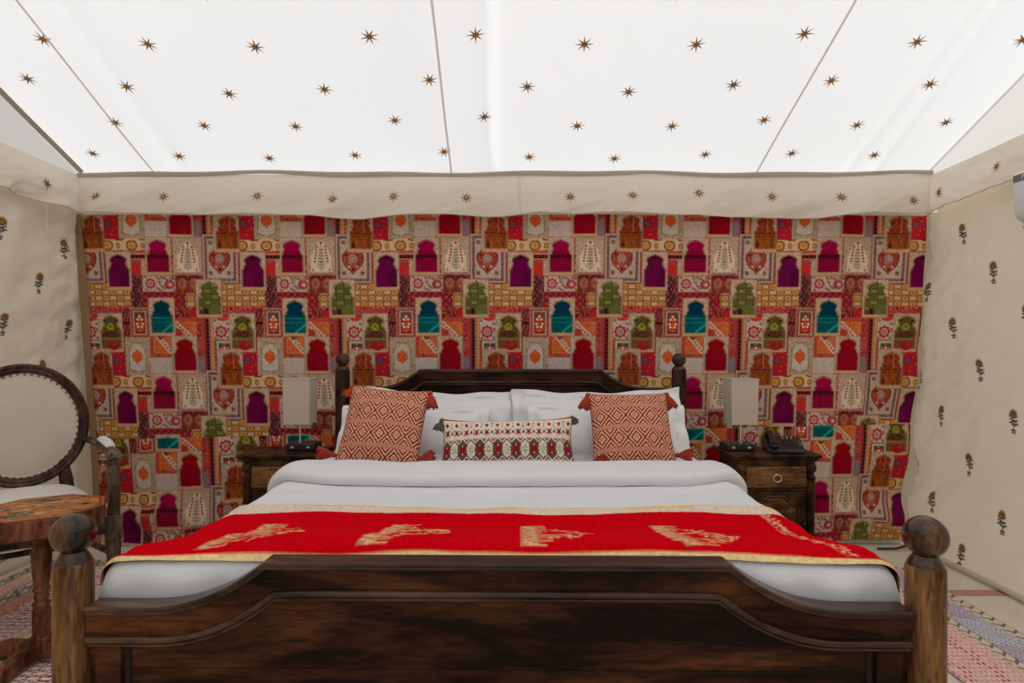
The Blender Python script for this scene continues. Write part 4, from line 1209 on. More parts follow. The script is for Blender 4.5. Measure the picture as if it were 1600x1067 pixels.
def make_pillow(name, label, cat, u, v, z, w, h, th, tilt, roll=0, yaw=0, flange=0.045, seed=0, sag=0.0, n=90, mat='pillow', group=None):
    mw = place_frame(u, v, z, R(tilt), R(roll), R(yaw))
    root = empty(name); root.matrix_world = mw
    A, B, x, y, t = pillow_pts(n, w, h, th, 2.6, 0.03, flange)
    y = y + h / 2
    wr_ = 0.030 * fbm(x * 6, y * 6, seed) + 0.012 * fbm(x * 16, y * 14, seed + 3)
    flz = 0.012 * np.sin(y * 40 + seed) * (np.abs(A) > 0.86) + 0.010 * np.sin(x * 22 + seed) * (B > 0.84)
    y = y - sag * (1 - (A * 0.85) ** 2) * (B > -2) * ((B + 1) / 2)
    zf = t + wr_ * np.clip(t / 0.03, 0, 1) + flz + 0.003
    zb = -t * 0.9 + flz - 0.003
    grid('front_panel', np.stack([x, y, zf], -1), M[mat], root)
    grid('back_panel', np.stack([x, y, zb], -1), M[mat], root, flip=True)
    # stitched rim joining both faces
    idx = [(0, j) for j in range(n)] + [(i, n - 1) for i in range(1, n)] + [(n - 1, j) for j in range(n - 2, -1, -1)] + [(i, 0) for i in range(n - 2, 0, -1)]
    rim = [(x[i, j], y[i, j], (zf[i, j] + zb[i, j]) / 2) for i, j in idx[::2]]
    MB().tube(rim, 0.0042, 6, closed=True).build('stitched_rim', M[mat], root)
    if flange:
        fx = w / 2 - flange; fy = h / 2 - flange
        path = []
        for i, j in idx:
            pass
        kx = 1 - flange / (w / 2); ky = 1 - flange / (h / 2)
        ii = int(round((1 - (ky + 1) / 2) * (n - 1))); jj = int(round((1 - (kx + 1) / 2) * (n - 1)))
        loop = [(ii, j) for j in range(jj, n - jj)] + [(i, n - 1 - jj) for i in range(ii, n - ii)] + [(n - 1 - ii, j) for j in range(n - 1 - jj, jj - 1, -1)] + [(i, jj) for i in range(n - 1 - ii, ii, -1)]
        MB().tube([(x[i, j], y[i, j], zf[i, j] + 0.0005) for i, j in loop[::2]], 0.0016, 5, closed=True).build('stitch_line', M[mat], root)
    tag(root, label, cat, 'white pillows leaning on the headboard')
    return root
make_pillow('pillow', 'white flanged pillow leaning on the headboard, back left', 'pillow', -0.385, 1.86, 0.655, 0.87, 0.40, 0.13, 32, 1.5, 0, seed=3, sag=0.035)
make_pillow('pillow', 'white flanged pillow leaning on the headboard, back right', 'pillow', 0.475, 1.84, 0.655, 0.93, 0.405, 0.14, 32, -0.5, 0, seed=9, sag=0.035)
make_pillow('pillow', 'white flanged pillow in front on the left, behind the rust diamond cushion', 'pillow', -0.485, 1.655, 0.655, 0.77, 0.335, 0.13, 42, 1.0, 3, seed=15, sag=0.01)
make_pillow('pillow', 'white flanged pillow in front on the right, behind the rust diamond cushion', 'pillow', 0.495, 1.655, 0.655, 0.82, 0.355, 0.13, 42, -0.5, -3, seed=27, sag=0.01)

# diamond print -------------------------------------------------------
def diamond_cols(A, B, w=0.40, h=0.40):
    x = (A + 1) / 2 * w; y = (1 - B) / 2 * h          # y from the top
    base = np.array([150, 50, 34.]); cr = np.array([228, 172, 142.])
    bandp = 0.112; y0 = 0.088
    yb = (y - y0) % bandp; band = yb < 0.015
    yl = ((y - y0 - 0.015) % bandp) / (bandp - 0.015)  # 0..1 inside a row
    px_ = 0.080
    dx = np.abs((x / px_) % 1 - 0.5) * 2              # 1 at the diamond side, 0 at the centre
    dy = np.abs(yl - 0.5) * 2
    d = dx + dy
    k = np.floor(d / 2 * 9.0 - 0.1)
    out = np.where((k % 2 == 0)[..., None], base * 0.86, cr)
    out = np.where((dx * 0 + d < 0.15)[..., None], cr, out)
    edge = (np.abs(yl) < 0.035) | (np.abs(yl - 1) < 0.035)
    out = np.where(edge[..., None], cr * 0.6 + base * 0.4, out)
    out = np.where(band[..., None], np.array([196, 138, 112.]), out)
    n_ = (hsh(np.floor(x * 400), np.floor(y * 400), 8) - 0.5)[..., None] * 16
    return np.clip(s2l(np.clip(out + n_, 0, 255) / 255), 0, 0.85)
def lumbar_cols(A, B, w=0.60, h=0.24):
    k = 3; cw, ch = 760, 300
    c = Canvas(cw, ch, cw / w, ch / h, (224, 208, 190))
    rd = (150, 22, 40); gr = (92, 84, 66); wh = (226, 214, 196)
    c.rect(0, 0, w, 0.006, (140, 45, 45))
    p = 0.0485
    for i in range(14):
        x = 0.022 + i * p
        # row one: small diamonds and dashes
        c.poly([(x, 0.020), (x + 0.009, 0.031), (x, 0.042), (x - 0.009, 0.031)], rd)
        c.rect(x + p / 2 - 0.002, 0.018, x + p / 2 + 0.002, 0.028, gr); c.rect(x + p / 2 - 0.004, 0.033, x + p / 2, 0.046, gr)
        # row two: bugs
        y = 0.066
        for s_ in (-1, 1):
            c.line(x, y, x + s_ * 0.013, y - 0.012, 0.0035, gr); c.line(x + s_ * 0.006, y - 0.006, x + s_ * 0.006, y - 0.013, 0.003, gr)
            c.line(x, y, x + s_ * 0.011, y + 0.012, 0.0035, rd); c.line(x, y + 0.002, x + s_ * 0.014, y + 0.006, 0.0028, gr)
        c.ell(x, y, 0.007, 0.009, rd); c.line(x, y, x, y + 0.016, 0.003, rd)
        c.poly([(x + p / 2, y - 0.010), (x + p / 2 + 0.007, y + 0.002), (x + p / 2, y + 0.008), (x + p / 2 - 0.007, y + 0.002)], gr)
    q = 0.083
    c.rect(0, 0.100, w, h, wh)
    for i in range(-1, 9):
        x = 0.018 + i * q
        yc = 0.138
        for xx_, hexr in ((x, True), (x + q / 2, False)):
            pts = [(xx_, yc - 0.036), (xx_ + 0.017, yc - 0.020), (xx_ + 0.0207, yc), (xx_ + 0.017, yc + 0.020), (xx_, yc + 0.036), (xx_ - 0.017, yc + 0.020), (xx_ - 0.0207, yc), (xx_ - 0.017, yc - 0.020)]
            c.poly([(xx_ + (a - xx_) * 1.22, yc + (b - yc) * 1.22) for a, b in pts], gr)
            c.poly([(xx_ + (a - xx_) * 1.02, yc + (b - yc) * 1.02) for a, b in pts], wh if not hexr else gr)
            if hexr:
                for s_ in (-1, 1):
                    c.line(xx_ - s_ * 0.012, yc - 0.018, xx_ + s_ * 0.012, yc + 0.018, 0.010, rd)
                c.rect(xx_ - 0.015, yc - 0.0045, xx_ + 0.015, yc + 0.0045, rd); c.line(xx_ + 0.012, yc - 0.018, xx_ - 0.012, yc + 0.018, 0.010, rd); c.ell(xx_, yc - 0.016, 0.002, 0.005, wh); c.ell(xx_, yc + 0.016, 0.002, 0.005, wh)
            else:
                for a in range(8):
                    an = a * PI / 4 + PI / 8; c.line(xx_ + 0.007 * math.cos(an), yc + 0.009 * math.sin(an), xx_ + 0.016 * math.cos(an), yc + 0.022 * math.sin(an), 0.0022, gr)
                for a in range(6):
                    an = a * PI / 3; c.ell(xx_ + 0.0055 * math.cos(an), yc + 0.0065 * math.sin(an), 0.0016, 0.002, gr)
            # chevrons above and below
            c.line(xx_ + q / 4 - 0.008, 0.094, xx_ + q / 4, 0.104, 0.0055, rd); c.line(xx_ + q / 4 + 0.008, 0.094, xx_ + q / 4, 0.104, 0.0055, rd)
            c.line(xx_ + q / 4 - 0.008, 0.182, xx_ + q / 4, 0.172, 0.0055, rd); c.line(xx_ + q / 4 + 0.008, 0.182, xx_ + q / 4, 0.172, 0.0055, rd)
    x = (A + 1) / 2 * w; y = (1 - B) / 2 * h / 1.14
    I = np.clip((x / w * (cw // 1)).astype(int), 0, cw - 1); J = np.clip((y / h * ch).astype(int), 0, ch - 1)
    return np.clip(s2l(c.a[J, I]), 0, 0.85)

def tassel(parent, name, loc, d, L, m, r0=0.012, r1=0.030):
    """bundle of yarn hanging from loc along direction d (parent space)"""
    d = Vector(d).normalized()
    rot = Vector((0, 0, -1)).rotation_difference(d).to_matrix().to_4x4()
    Mx = Matrix.Translation(loc) @ rot
    mb = MB()
    prof = [(0.002, 0.004), (r0 * 0.7, 0), (r0, -0.008), (r0 * 0.95, -0.016), (r0 * 0.62, -0.020), (r0 * 0.9, -0.026), (r1 * 0.72, -L * 0.6), (r1 * 0.9, -L * 0.9)]
    mb.lathe(prof, 16, M=Mx)
    for k in range(26):                    # loose strands on the outside
        a = 2 * PI * k / 26 + random.uniform(-.1, .1); rr = r1 * random.uniform(0.85, 1.08)
        pts = [(r0 * 0.8 * math.cos(a), r0 * 0.8 * math.sin(a), -0.022), (rr * 0.75 * math.cos(a), rr * 0.75 * math.sin(a), -L * 0.6), (rr * math.cos(a + .1), rr * math.sin(a + .1), -L * random.uniform(0.92, 1.08))]
        mb.tube([tuple(Mx @ Vector(p)) for p in pts], 0.0034, 5)
    return mb.build(name, m, parent)

def make_cushion(label, u, v, z, w, h, th, tilt, roll, yaw, cols, seed, back, tass, group=None, n=190, nx=None, pull=0.05, corner=0.0):
    mw = place_frame(u, v, z, R(tilt), R(roll), R(yaw))
    root = empty('cushion'); root.matrix_world = mw
    A, B, x, y, t = pillow_pts(n, w, h, th, 2.2, pull)
    y = y + h / 2 + corner * np.abs(A) ** 4 * (B > 0) * B
    zf = t + 0.02 * fbm(x * 7, y * 7, seed) * np.clip(t / 0.03, 0, 1) + 0.002
    grid('printed_front', np.stack([x, y, zf], -1), M['cushion_print'], root, col=cols(A, B, w, h))
    s = slice(None, None, 5) if (n - 1) % 5 == 0 else slice(None)
    grid('back_panel', np.stack([x, y, -t - 0.002], -1), M[back], root, flip=True)
    idx = [(0, j) for j in range(n)] + [(i, n - 1) for i in range(1, n)] + [(n - 1, j) for j in range(n - 2, -1, -1)] + [(i, 0) for i in range(n - 2, 0, -1)]
    MB().tube([(x[i, j], y[i, j], 0) for i, j in idx[::4]], 0.0035, 6, closed=True).build('piping', M[back if back != 'cream_plain' else 'rust_plain'], root)
    inv3 = mw.to_3x3().inverted()
    for (cx, cy, dw, L, mt_) in tass:
        d = inv3 @ Vector(dw)
        tassel(root, 'tassel', (cx * w / 2, (cy + 1) * h / 2 + (corner if cy > 0 else 0), 0.004), d, L, M[mt_])
    tag(root, label, 'cushion', 'woven cushions on the bed')
    return root
RY = 'rust_yarn'
make_cushion('square rust diamond-pattern cushion with tassels, tilted, on the left side of the bed', -0.616, 1.475, 0.662, 0.39, 0.405, 0.15, 30, 4.6, 0, diamond_cols, 5, 'rust_plain',
             [(-1, 1, (-0.35, -0.3, -1), 0.062, RY), (1, 1, (0.12, -0.35, -1), 0.085, RY), (-1, -0.80, (-1, -0.45, 0.22), 0.085, RY), (1, -0.72, (1, -0.4, 0.25), 0.07, RY)])
make_cushion('square rust diamond-pattern cushion with tassels, upright, on the right side of the bed', 0.588, 1.475, 0.662, 0.385, 0.385, 0.15, 32, -0.5, 0, diamond_cols, 12, 'rust_plain',
             [(-1, 1, (-0.30, -0.35, -1), 0.080, RY), (1, 1, (0.30, -0.35, -1), 0.080, RY), (-0.75, -0.80, (-0.3, -1, 0.05), 0.06, RY), (1, -0.70, (1, -0.5, 0.10), 0.075, RY)])
make_cushion('small oblong cream cushion woven with red and green motifs at the middle of the bed', -0.001, 1.445, 0.662, 0.62, 0.235, 0.11, 28, -1.2, 0, lumbar_cols, 18, 'cream_plain',
             [(-1, 1, (-0.2, -0.35, -1), 0.055, 'green_yarn'), (1, 1, (0.1, 0.5, -1), 0.03, 'green_yarn')], n=191, pull=0.05, corner=0.012)

# ================================================================== NIGHTSTANDS
def nightstand(x0, x1, yf, yb, zt, label):
    w = x1 - x0; cx = (x0 + x1) / 2; d = yb - yf
    root = empty('nightstand', (cx, (yf + yb) / 2, 0))
    tag(root, label, 'nightstand', 'nightstands either side of the bed')
    hw = w / 2; hd = d / 2
    MB().box(-hw, hw, -hd, hd, zt - 0.018, zt).build('top_board', M['stand'], root, 0.006)
    MB().box(-hw + 0.012, hw - 0.012, -hd + 0.012, hd - 0.008, zt - 0.030, zt - 0.019).build('top_moulding', M['stand'], root, 0.003)
    bx = hw - 0.030; by = hd - 0.015
    for s in (-1, 1):
        MB().box(min(s * bx, s * (bx - 0.016)), max(s * bx, s * (bx - 0.016)), -by + 0.02, by, 0.06, zt - 0.031).build('side_panel', M['stand'], root, 0.002)
        # turned quarter post at each front corner
        px = s * (bx - 0.026)
        c = (px, -by + 0.004, 0)
        prof = [(0.020, 0.0), (0.024, 0.02), (0.024, 0.06), (0.018, 0.075), (0.026, 0.09), (0.026, 0.12), (0.020, 0.135), (0.019, 0.30), (0.023, zt - 0.135), (0.025, zt - 0.115), (0.016, zt - 0.105), (0.016, zt - 0.098), (0.026, zt - 0.085), (0.029, zt - 0.070), (0.026, zt - 0.055), (0.018, zt - 0.044), (0.026, zt - 0.040), (0.026, zt - 0.031)]
        MB().lathe(prof, 20, c).build('turned_post', M['stand'], root)
    for s in (-1, 1):
        MB().box(min(s * bx, s * (bx - 0.03)), max(s * bx, s * (bx - 0.03)), by - 0.03, by, 0, 0.06).build('back_foot', M['stand'], root)
    MB().box(-bx + 0.016, bx - 0.016, by - 0.008, by, 0.06, zt - 0.031).build('back_panel', M['stand'], root)
    ix = bx - 0.046
    MB().box(-ix, ix, -by + 0.0, -by + 0.018, zt - 0.060, zt - 0.031).build('apron', M['stand'], root, 0.002)
    MB().box(-ix, ix, -by + 0.0, -by + 0.018, zt - 0.190, zt - 0.176).build('cross_rail', M['stand'], root, 0.002)
    MB().box(-ix, ix, -by + 0.0, -by + 0.018, 0.06, 0.10).build('bottom_rail', M['stand'], root, 0.002)
    dr = MB().box(-ix + 0.002, ix - 0.002, -by - 0.004, -by + 0.020, zt - 0.174, zt - 0.062).build('drawer', M['drawer'], root, 0.003)
    zc = zt - 0.118
    MB().lathe([(0.011, 0), (0.011, 0.003), (0.006, 0.006), (0.005, 0.012), (0.001, 0.014)], 14, M=Matrix.Translation((0, -by - 0.004, zc + 0.010)) @ Matrix.Rotation(R(90), 4, 'X')).build('knob', M['brass'], dr)
    MB().tube([(0.021 * math.sin(a), -by - 0.015, zc - 0.004 + 0.019 * math.cos(a)) for a in np.linspace(0, 2 * PI, 25)[:-1]], 0.0026, 8, closed=True).build('ring_pull', M['chrome'], dr)
    dz1 = zt - 0.192
    door = MB().box(-ix + 0.002, ix - 0.002, -by + 0.004, -by + 0.020, 0.102, dz1).build('door', M['stand'], root, 0.002)
    # raised shaped frame on the door
    ax = ix - 0.045; t0 = dz1 - 0.028
    pts = [(-ax, 0.15), (-ax, t0 - 0.055), (-ax * 0.80, t0 - 0.050), (-ax * 0.55, t0 - 0.022), (-ax * 0.35, t0), (ax * 0.35, t0), (ax * 0.55, t0 - 0.022), (ax * 0.80, t0 - 0.050), (ax, t0 - 0.055), (ax, 0.15)]
    MB().tube([(a, -by + 0.002, b) for a, b in pts], 0.0055, 8, closed=True).build('panel_moulding', M['mould'], door)
    MB().prism([(a * 0.90, 0.15 + (b - 0.15) * 0.94 + 0.008) for a, b in pts], -by - 0.001, -by + 0.006).build('raised_panel', M['drawer'], door, 0.003)
    MB().tube([(ix - 0.02, -by + 0.002, 0.30), (ix - 0.02, -by - 0.016, 0.30)], 0.004, 8).build('door_knob', M['brass'], door)
    return root
ZN = 0.657
nightstand(1.145, 1.620, 3.20, 3.49, ZN, 'dark wooden nightstand carrying a lamp and telephone, right of the bed')
nightstand(-1.443, -1.008, 3.20, 3.49, ZN, 'dark wooden nightstand carrying only a lamp, left of the bed')

# ================================================================== LAMPS
def lamp(cx, yc, bxo, label):
    root = empty('table_lamp', (cx, yc, ZN))
    tag(root, label, 'lamp', 'lamps on the nightstands')
    b = MB().box(bxo - 0.079, bxo + 0.079, -0.062, 0.062, 0.004, 0.038).build('base_box', M['black'], root, 0.003)
    for s in (-1, 1):
        MB().lathe([(0.006, 0), (0.006, 0.004)], 10, (bxo + s * 0.062, -0.045, 0)).build('rubber_foot', M['black'], root)
        MB().box(bxo + s * 0.043 - 0.011, bxo + s * 0.043 + 0.011, -0.0645, -0.060, 0.013, 0.027).build('socket', M['grey_plastic'], b, 0.001)
        MB().box(bxo + s * 0.043 - 0.006, bxo + s * 0.043 + 0.006, -0.0655, -0.063, 0.017, 0.023).build('socket_mark', M['white_mark'], b)
    MB().lathe([(0.014, 0.038), (0.014, 0.042), (0.006, 0.046), (0.0052, 0.05), (0.0052, 0.20), (0.010, 0.205), (0.012, 0.25), (0.010, 0.252)], 18).build('stem', M['chrome'], root)
    MB().lathe([(0.008, 0.252), (0.020, 0.275), (0.026, 0.30), (0.020, 0.325), (0.001, 0.335)], 18).build('bulb', M['white_plastic'], root)
    # four-sided cloth shade with thickness, open at top and bottom
    z0, z1 = 0.142, 0.392; a0, a1 = 0.069, 0.074; th = 0.003
    vs = []
    for (z, a) in ((z0, a0), (z1, a1)):
        for q in (a, a - th):
            vs += [(-q, -q * 0.94, z), (q, -q * 0.94, z), (q, q * 0.94, z), (-q, q * 0.94, z)]
    fs = []
    for k in range(4):
        k2 = (k + 1) % 4
        fs += [(k, k2, 8 + k2, 8 + k), (4 + k2, 4 + k, 12 + k, 12 + k2), (8 + k, 8 + k2, 12 + k2, 12 + k), (k2, k, 4 + k, 4 + k2)]
    mb = MB(); mb.add(vs, fs)
    sh = mb.build('lamp_shade', M['shade'], root, 0.0012, smooth=False)
    for z, a in ((z0, a0), (z1 - 0.007, a1)):
        q = a + 0.001
        MB().tube([(-q, -q * 0.94, z + 0.003), (q, -q * 0.94, z + 0.003), (q, q * 0.94, z + 0.003), (-q, q * 0.94, z + 0.003)], 0.0022, 6, closed=True).build('shade_trim', M['shade'], sh)
    mb = MB()
    for a in (0, 1):
        mb.tube([(-0.07, 0, 0.35), (0.07, 0, 0.35)] if a == 0 else [(0, -0.066, 0.35), (0, 0.066, 0.35)], 0.0015, 6)
    mb.build('shade_spider', M['chrome'], sh)
    return root
lamp(-1.166, 3.385, 0.020, 'table lamp with square beige shade on the left nightstand')
lamp(1.255, 3.375, -0.018, 'table lamp with square beige shade on the right nightstand beside the telephone')
MB_ = MB().tube([(1.24, 3.45, ZN + 0.006), (1.30, 3.47, ZN + 0.004), (1.36, 3.46, ZN + 0.012), (1.39, 3.44, ZN + 0.02)], 0.0022, 6)
cb = MB_.build('phone_cable', M['black']); tag(cb, 'thin black cable lying behind the telephone on the right nightstand', 'cable')

# ================================================================== TELEPHONE
ph = empty('telephone', (1.470, 3.335, ZN), R(-14))
tag(ph, 'black desk telephone with handset on the right nightstand', 'telephone')
# wedge body: (y, z) outline extruded along x
MB().prism([(-0.088, 0.004), (-0.092, 0.016), (-0.060, 0.030), (0.060, 0.072), (0.085, 0.070), (0.088, 0.004)], -0.095, 0.095, 'x').build('body', M['black'], ph, 0.006)
for s in (-1, 1):
    for t_ in (-1, 1): MB().lathe([(0.007, 0), (0.007, 0.005)], 10, (s * 0.08, t_ * 0.07, 0)).build('rubber_foot', M['black'], ph)
sl = math.atan2(0.042, 0.12)
def on_slope(x, y, h=0.0):
    return Matrix.Translation((x, y, 0.030 + (y + 0.060) * 0.35 + h)) @ Matrix.Rotation(sl, 4, 'X')
for i in range(3):
    for j in range(4):
        MB().box(-0.008, 0.008, -0.006, 0.006, 0, 0.005, on_slope(0.004 + i * 0.022, -0.044 + j * 0.020)).build('key', M['black_gloss'], ph, 0.0015)
for i in range(3):
    MB().box(-0.0012, 0.0012, -0.020, 0.020, 0, 0.0016, on_slope(0.006 + i * 0.022, 0.040)).build('white_mark', M['white_mark'], ph)
for j in range(3):
    MB().box(-0.007, 0.007, -0.004, 0.004, 0, 0.004, on_slope(0.080, -0.04 + j * 0.02)).build('key', M['grey_plastic'], ph, 0.001)
hs = empty('handset', (-0.058, 0, 0)); hs.parent = ph
MB().tube([(0, -0.088, 0.044), (0, -0.055, 0.060), (0, 0.0, 0.078), (0, 0.050, 0.092), (0, 0.080, 0.090)], 0.018, 12, sy=0.62, taper=[1.15, 0.95, 0.85, 0.95, 1.2]).build('grip', M['black_gloss'], hs)
MB().lathe([(0.021, 0), (0.024, 0.006), (0.022, 0.022), (0.012, 0.026)], 20, M=Matrix.Translation((0, -0.075, 0.024)) @ Matrix.Rotation(sl, 4, 'X')).build('mouthpiece', M['black'], hs)
MB().lathe([(0.021, 0), (0.024, 0.006), (0.022, 0.022), (0.012, 0.026)], 20, M=Matrix.Translation((0, 0.066, 0.070)) @ Matrix.Rotation(sl, 4, 'X')).build('earpiece', M['black'], hs)
coil = []
for k in range(260):
    t_ = k / 259; a = k * 0.75
    bx = -0.085 + 0.175 * t_; by = -0.108 - 0.010 * math.sin(t_ * PI * 1.3); bz = 0.0085
    coil.append((bx, by + 0.0055 * math.cos(a), bz + 0.0055 * math.sin(a)))
MB().tube(coil, 0.0016, 5).build('coiled_cord', M['black'], ph)
MB().tube([(-0.085, -0.108, 0.010), (-0.075, -0.100, 0.03), (-0.058, -0.092, 0.040)], 0.002, 5).build('cord_end', M['black'], ph)

# ================================================================== CHAIR
CR = R(40)
chair = empty('armchair', (-2.308, 2.90, 0.011), CR)
tag(chair, 'oval-backed wooden armchair with cream upholstery and brass nail heads, left of the bed', 'armchair')
ZC = 0.838; RX, RZ = 0.238, 0.268
tl = 0.10                                      # backrest leans back
def back_pt(a, k, out, dz=0.0):
    x = RX * k * math.cos(a); z = RZ * k * math.sin(a)
    return (x, out + tl * (z + 0.1), ZC + z + dz)
back = empty('backrest', (0, 0, 0)); back.parent = chair
n = 72
mb = MB()
sec = [(-0.020, 0.018), (-0.022, -0.004), (-0.016, -0.016), (-0.008, -0.018), (-0.004, -0.012), (0.004, -0.013), (0.010, -0.018), (0.019, -0.014), (0.023, 0.0), (0.021, 0.018)]
vs = []; fs = []
for i in range(n):
    a = 2 * PI * i / n
    for (dr, dy) in sec:
        vs.append(((RX + dr) * math.cos(a), dy + tl * ((RZ + dr) * math.sin(a) + 0.1), ZC + (RZ + dr) * math.sin(a)))
m_ = len(sec)
for i in range(n):
    j = (i + 1) % n
    for k in range(m_):
        k2 = (k + 1) % m_; fs.append((i * m_ + k, i * m_ + k2, j * m_ + k2, j * m_ + k))
mb.add(vs, fs); mb.build('oval_frame', M['chair_wood'], back, ang=60)
rr = np.linspace(0, 1, 22); aa = np.linspace(0, 2 * PI, 73)
Rr, Aa = np.meshgrid(rr, aa)
px_ = (RX - 0.016) * Rr * np.cos(Aa); pz_ = (RZ - 0.016) * Rr * np.sin(Aa)
padz = 0.030 * (1 - Rr ** 3.0) + 0.006 * fbm(px_ * 9, pz_ * 9, 77)
grid('back_pad', np.stack([px_, -0.004 - padz + tl * (pz_ + 0.1), ZC + pz_], -1), M['upholstery'], back)
grid('back_lining', np.stack([px_, 0.014 + padz * 0.5 + tl * (pz_ + 0.1), ZC + pz_], -1), M['upholstery'], back, flip=True)
nail = None
for k in range(50):
    a = 2 * PI * k / 50 + 0.03
    p = back_pt(a, 1.0, 0); kx = (RX - 0.026); kz = (RZ - 0.026)
    loc = (kx * math.cos(a), -0.014 + tl * (kz * math.sin(a) + 0.1), ZC + kz * math.sin(a))
    if nail is None:
        nail = MB().lathe([(0.0058, 0.0), (0.0052, 0.0025), (0.0030, 0.0045), (0.0004, 0.0052)], 10, M=Matrix.Rotation(R(90), 4, 'X')).build('nail_head', M['brass'], back)
        nail.location = loc
    else:
        o = nail.copy(); COL.objects.link(o); o.location = loc
MB().tube([(kx * 0.985 * math.cos(a), -0.010 + tl * (kz * math.sin(a) + 0.1), ZC + kz * 0.985 * math.sin(a)) for a in np.linspace(0, 2 * PI, 61)[:-1]], 0.0026, 6, closed=True).build('gimp_braid', M['seat_cloth'], back)
ZS = 0.44
# back legs rise to carry the oval
for s in (-1, 1):
    MB().tube([(s * 0.150, 0.010, 0.0), (s * 0.165, -0.010, 0.25), (s * 0.175, -0.015, ZS), (s * 0.165, -0.012, 0.56), (s * 0.150, -0.005, 0.665)], 0.024, 10, sy=0.8, taper=[0.75, 0.9, 1.1, 1.2, 0.9]).build('rear_leg', M['chair_wood'], chair)
    # front leg and arm post
    lx, ly = s * 0.300, -0.500
    leg = MB().lathe([(0.016, 0.0), (0.018, 0.02), (0.017, 0.03), (0.021, 0.08), (0.026, 0.28), (0.030, 0.345), (0.026, 0.352), (0.031, 0.36), (0.031, 0.37)], 20, (lx, ly, 0)).build('front_leg', M['arm_wood'], chair)
    MB().box(lx - 0.031, lx + 0.031, ly - 0.031, ly + 0.031, 0.368, 0.470).build('leg_block', M['arm_wood'], chair, 0.006)
    MB().tube([(lx, ly, 0.465), (lx + s * 0.004, ly + 0.010, 0.55), (lx, ly + 0.004, 0.62), (lx - s * 0.004, ly - 0.012, 0.70)], 0.027, 12, taper=[0.95, 0.85, 0.9, 1.05]).build('arm_post', M['arm_wood'], chair)
    arm = MB().tube([(s * (RX - 0.012), 0.0, 0.760), (s * 0.262, -0.08, 0.752), (s * 0.285, -0.20, 0.748), (s * 0.298, -0.34, 0.742), (s * 0.302, -0.45, 0.738), (s * 0.300, -0.515, 0.728), (s * 0.300, -0.545, 0.712)], 0.026, 12, sy=0.72, taper=[0.7, 0.85, 0.95, 1.0, 1.15, 1.25, 0.9]).build('arm', M['arm_wood'], chair)
    MB().tube([(s * 0.282, -0.17, 0.766), (s * 0.290, -0.22, 0.773), (s * 0.297, -0.33, 0.768), (s * 0.300, -0.42, 0.757)], 0.022, 12, sy=0.62, taper=[0.5, 1, 1.05, 0.8]).build('arm_pad', M['seat_cloth'], arm)
    MB().tube([(s * 0.172, -0.01, 0.30), (s * 0.296, -0.49, 0.30)], 0.014, 8).build('stretcher', M['arm_wood'], chair)
    MB().tube([(s * 0.178, -0.02, 0.425), (s * 0.292, -0.47, 0.425)], 0.030, 8, sy=1.2).build('seat_rail', M['arm_wood'], chair)
MB().tube([(-0.27, -0.495, 0.425), (0, -0.515, 0.425), (0.27, -0.495, 0.425)], 0.030, 8, sy=1.2).build('seat_rail', M['arm_wood'], chair)
MB().tube([(-0.16, -0.01, 0.425), (0.16, -0.01, 0.425)], 0.028, 8, sy=1.1).build('seat_rail', M['arm_wood'], chair)
MB().tube([(-0.23, -0.25, 0.30), (0.23, -0.25, 0.30)], 0.013, 8).build('stretcher', M['arm_wood'], chair)
# padded seat
A, B = np.meshgrid(np.linspace(-1, 1, 50), np.linspace(-1, 1, 50))
hw = 0.215 + 0.070 * (1 - B) / 2
ex = np.clip(1 - np.abs(A) ** 5, 0, 1); ey = np.clip(1 - np.abs(B) ** 5, 0, 1)
X_ = A * hw * (1 - 0.04 * B ** 2); Y_ = -0.25 + B * 0.262 - 0.02 * (1 - A ** 2) * (B < 0) * (-B)
Zs = 0.470 + 0.090 * (ex * ey) ** 0.5 + 0.012 * (1 - A ** 2) * (1 - B ** 2)
grid('seat', np.stack([X_, Y_, Zs], -1), M['seat_cloth'], chair)
grid('seat_underside', np.stack([X_, Y_, 0.452 + 0 * Zs], -1), M['seat_cloth'], chair, flip=True)

# ================================================================== SMALL TABLE
tb = empty('side_table', (-1.815, 2.37, 0), R(10))
tag(tb, 'small octagonal wooden pedestal table with painted inlaid top, in front of the armchair', 'side table')
RT = 0.222
rad = lambda a: RT * (1 + 0.018 * math.cos(8 * a)) 
OA = [k * PI / 4 for k in range(8)]
oc = [(RT * math.cos(a), RT * math.sin(a)) for a in OA]
MB().prism(oc, 0.527, 0.600, 'z').build('top_apron', M['table_wood'], tb, 0.006)
# painted face
rr = np.linspace(0, 0.985, 90); aa = np.linspace(0, 2 * PI, 361)
Rr, Aa = np.meshgrid(rr, aa)
rad_v = RT * math.cos(PI / 8) / np.cos((Aa % (PI / 4)) - PI / 8)
Xt = Rr * rad_v * np.cos(Aa); Yt = Rr * rad_v * np.sin(Aa)
g = np.empty(Xt.shape + (3,)); g[:] = (176, 112, 62)
nz_ = fbm(Xt * 26, Yt * 36, 101, 4)
g[nz_ > 0.05] = (188, 130, 72); g[nz_ > 0.14] = (204, 158, 104)
nb = fbm(Xt * 20 + 5, Yt * 28, 102, 4)
g[nb > 0.10] = (122, 106, 78); g[nb > 0.18] = (84, 66, 50)
nc = fbm(Xt * 26 + 9, Yt * 30, 103, 3); g[nc > 0.16] = (180, 84, 42); g[nc < -0.20] = (88, 52, 34)
k_ = Rr / 0.985
g[(k_ > 0.90)] = (140, 70, 44); g[(k_ > 0.965)] = (176, 92, 60)
grid('painted_face', np.stack([Xt, Yt, 0.6015 + 0 * Xt], -1), M['inlay'], tb, col=np.clip(s2l(g / 255), 0, 0.8))
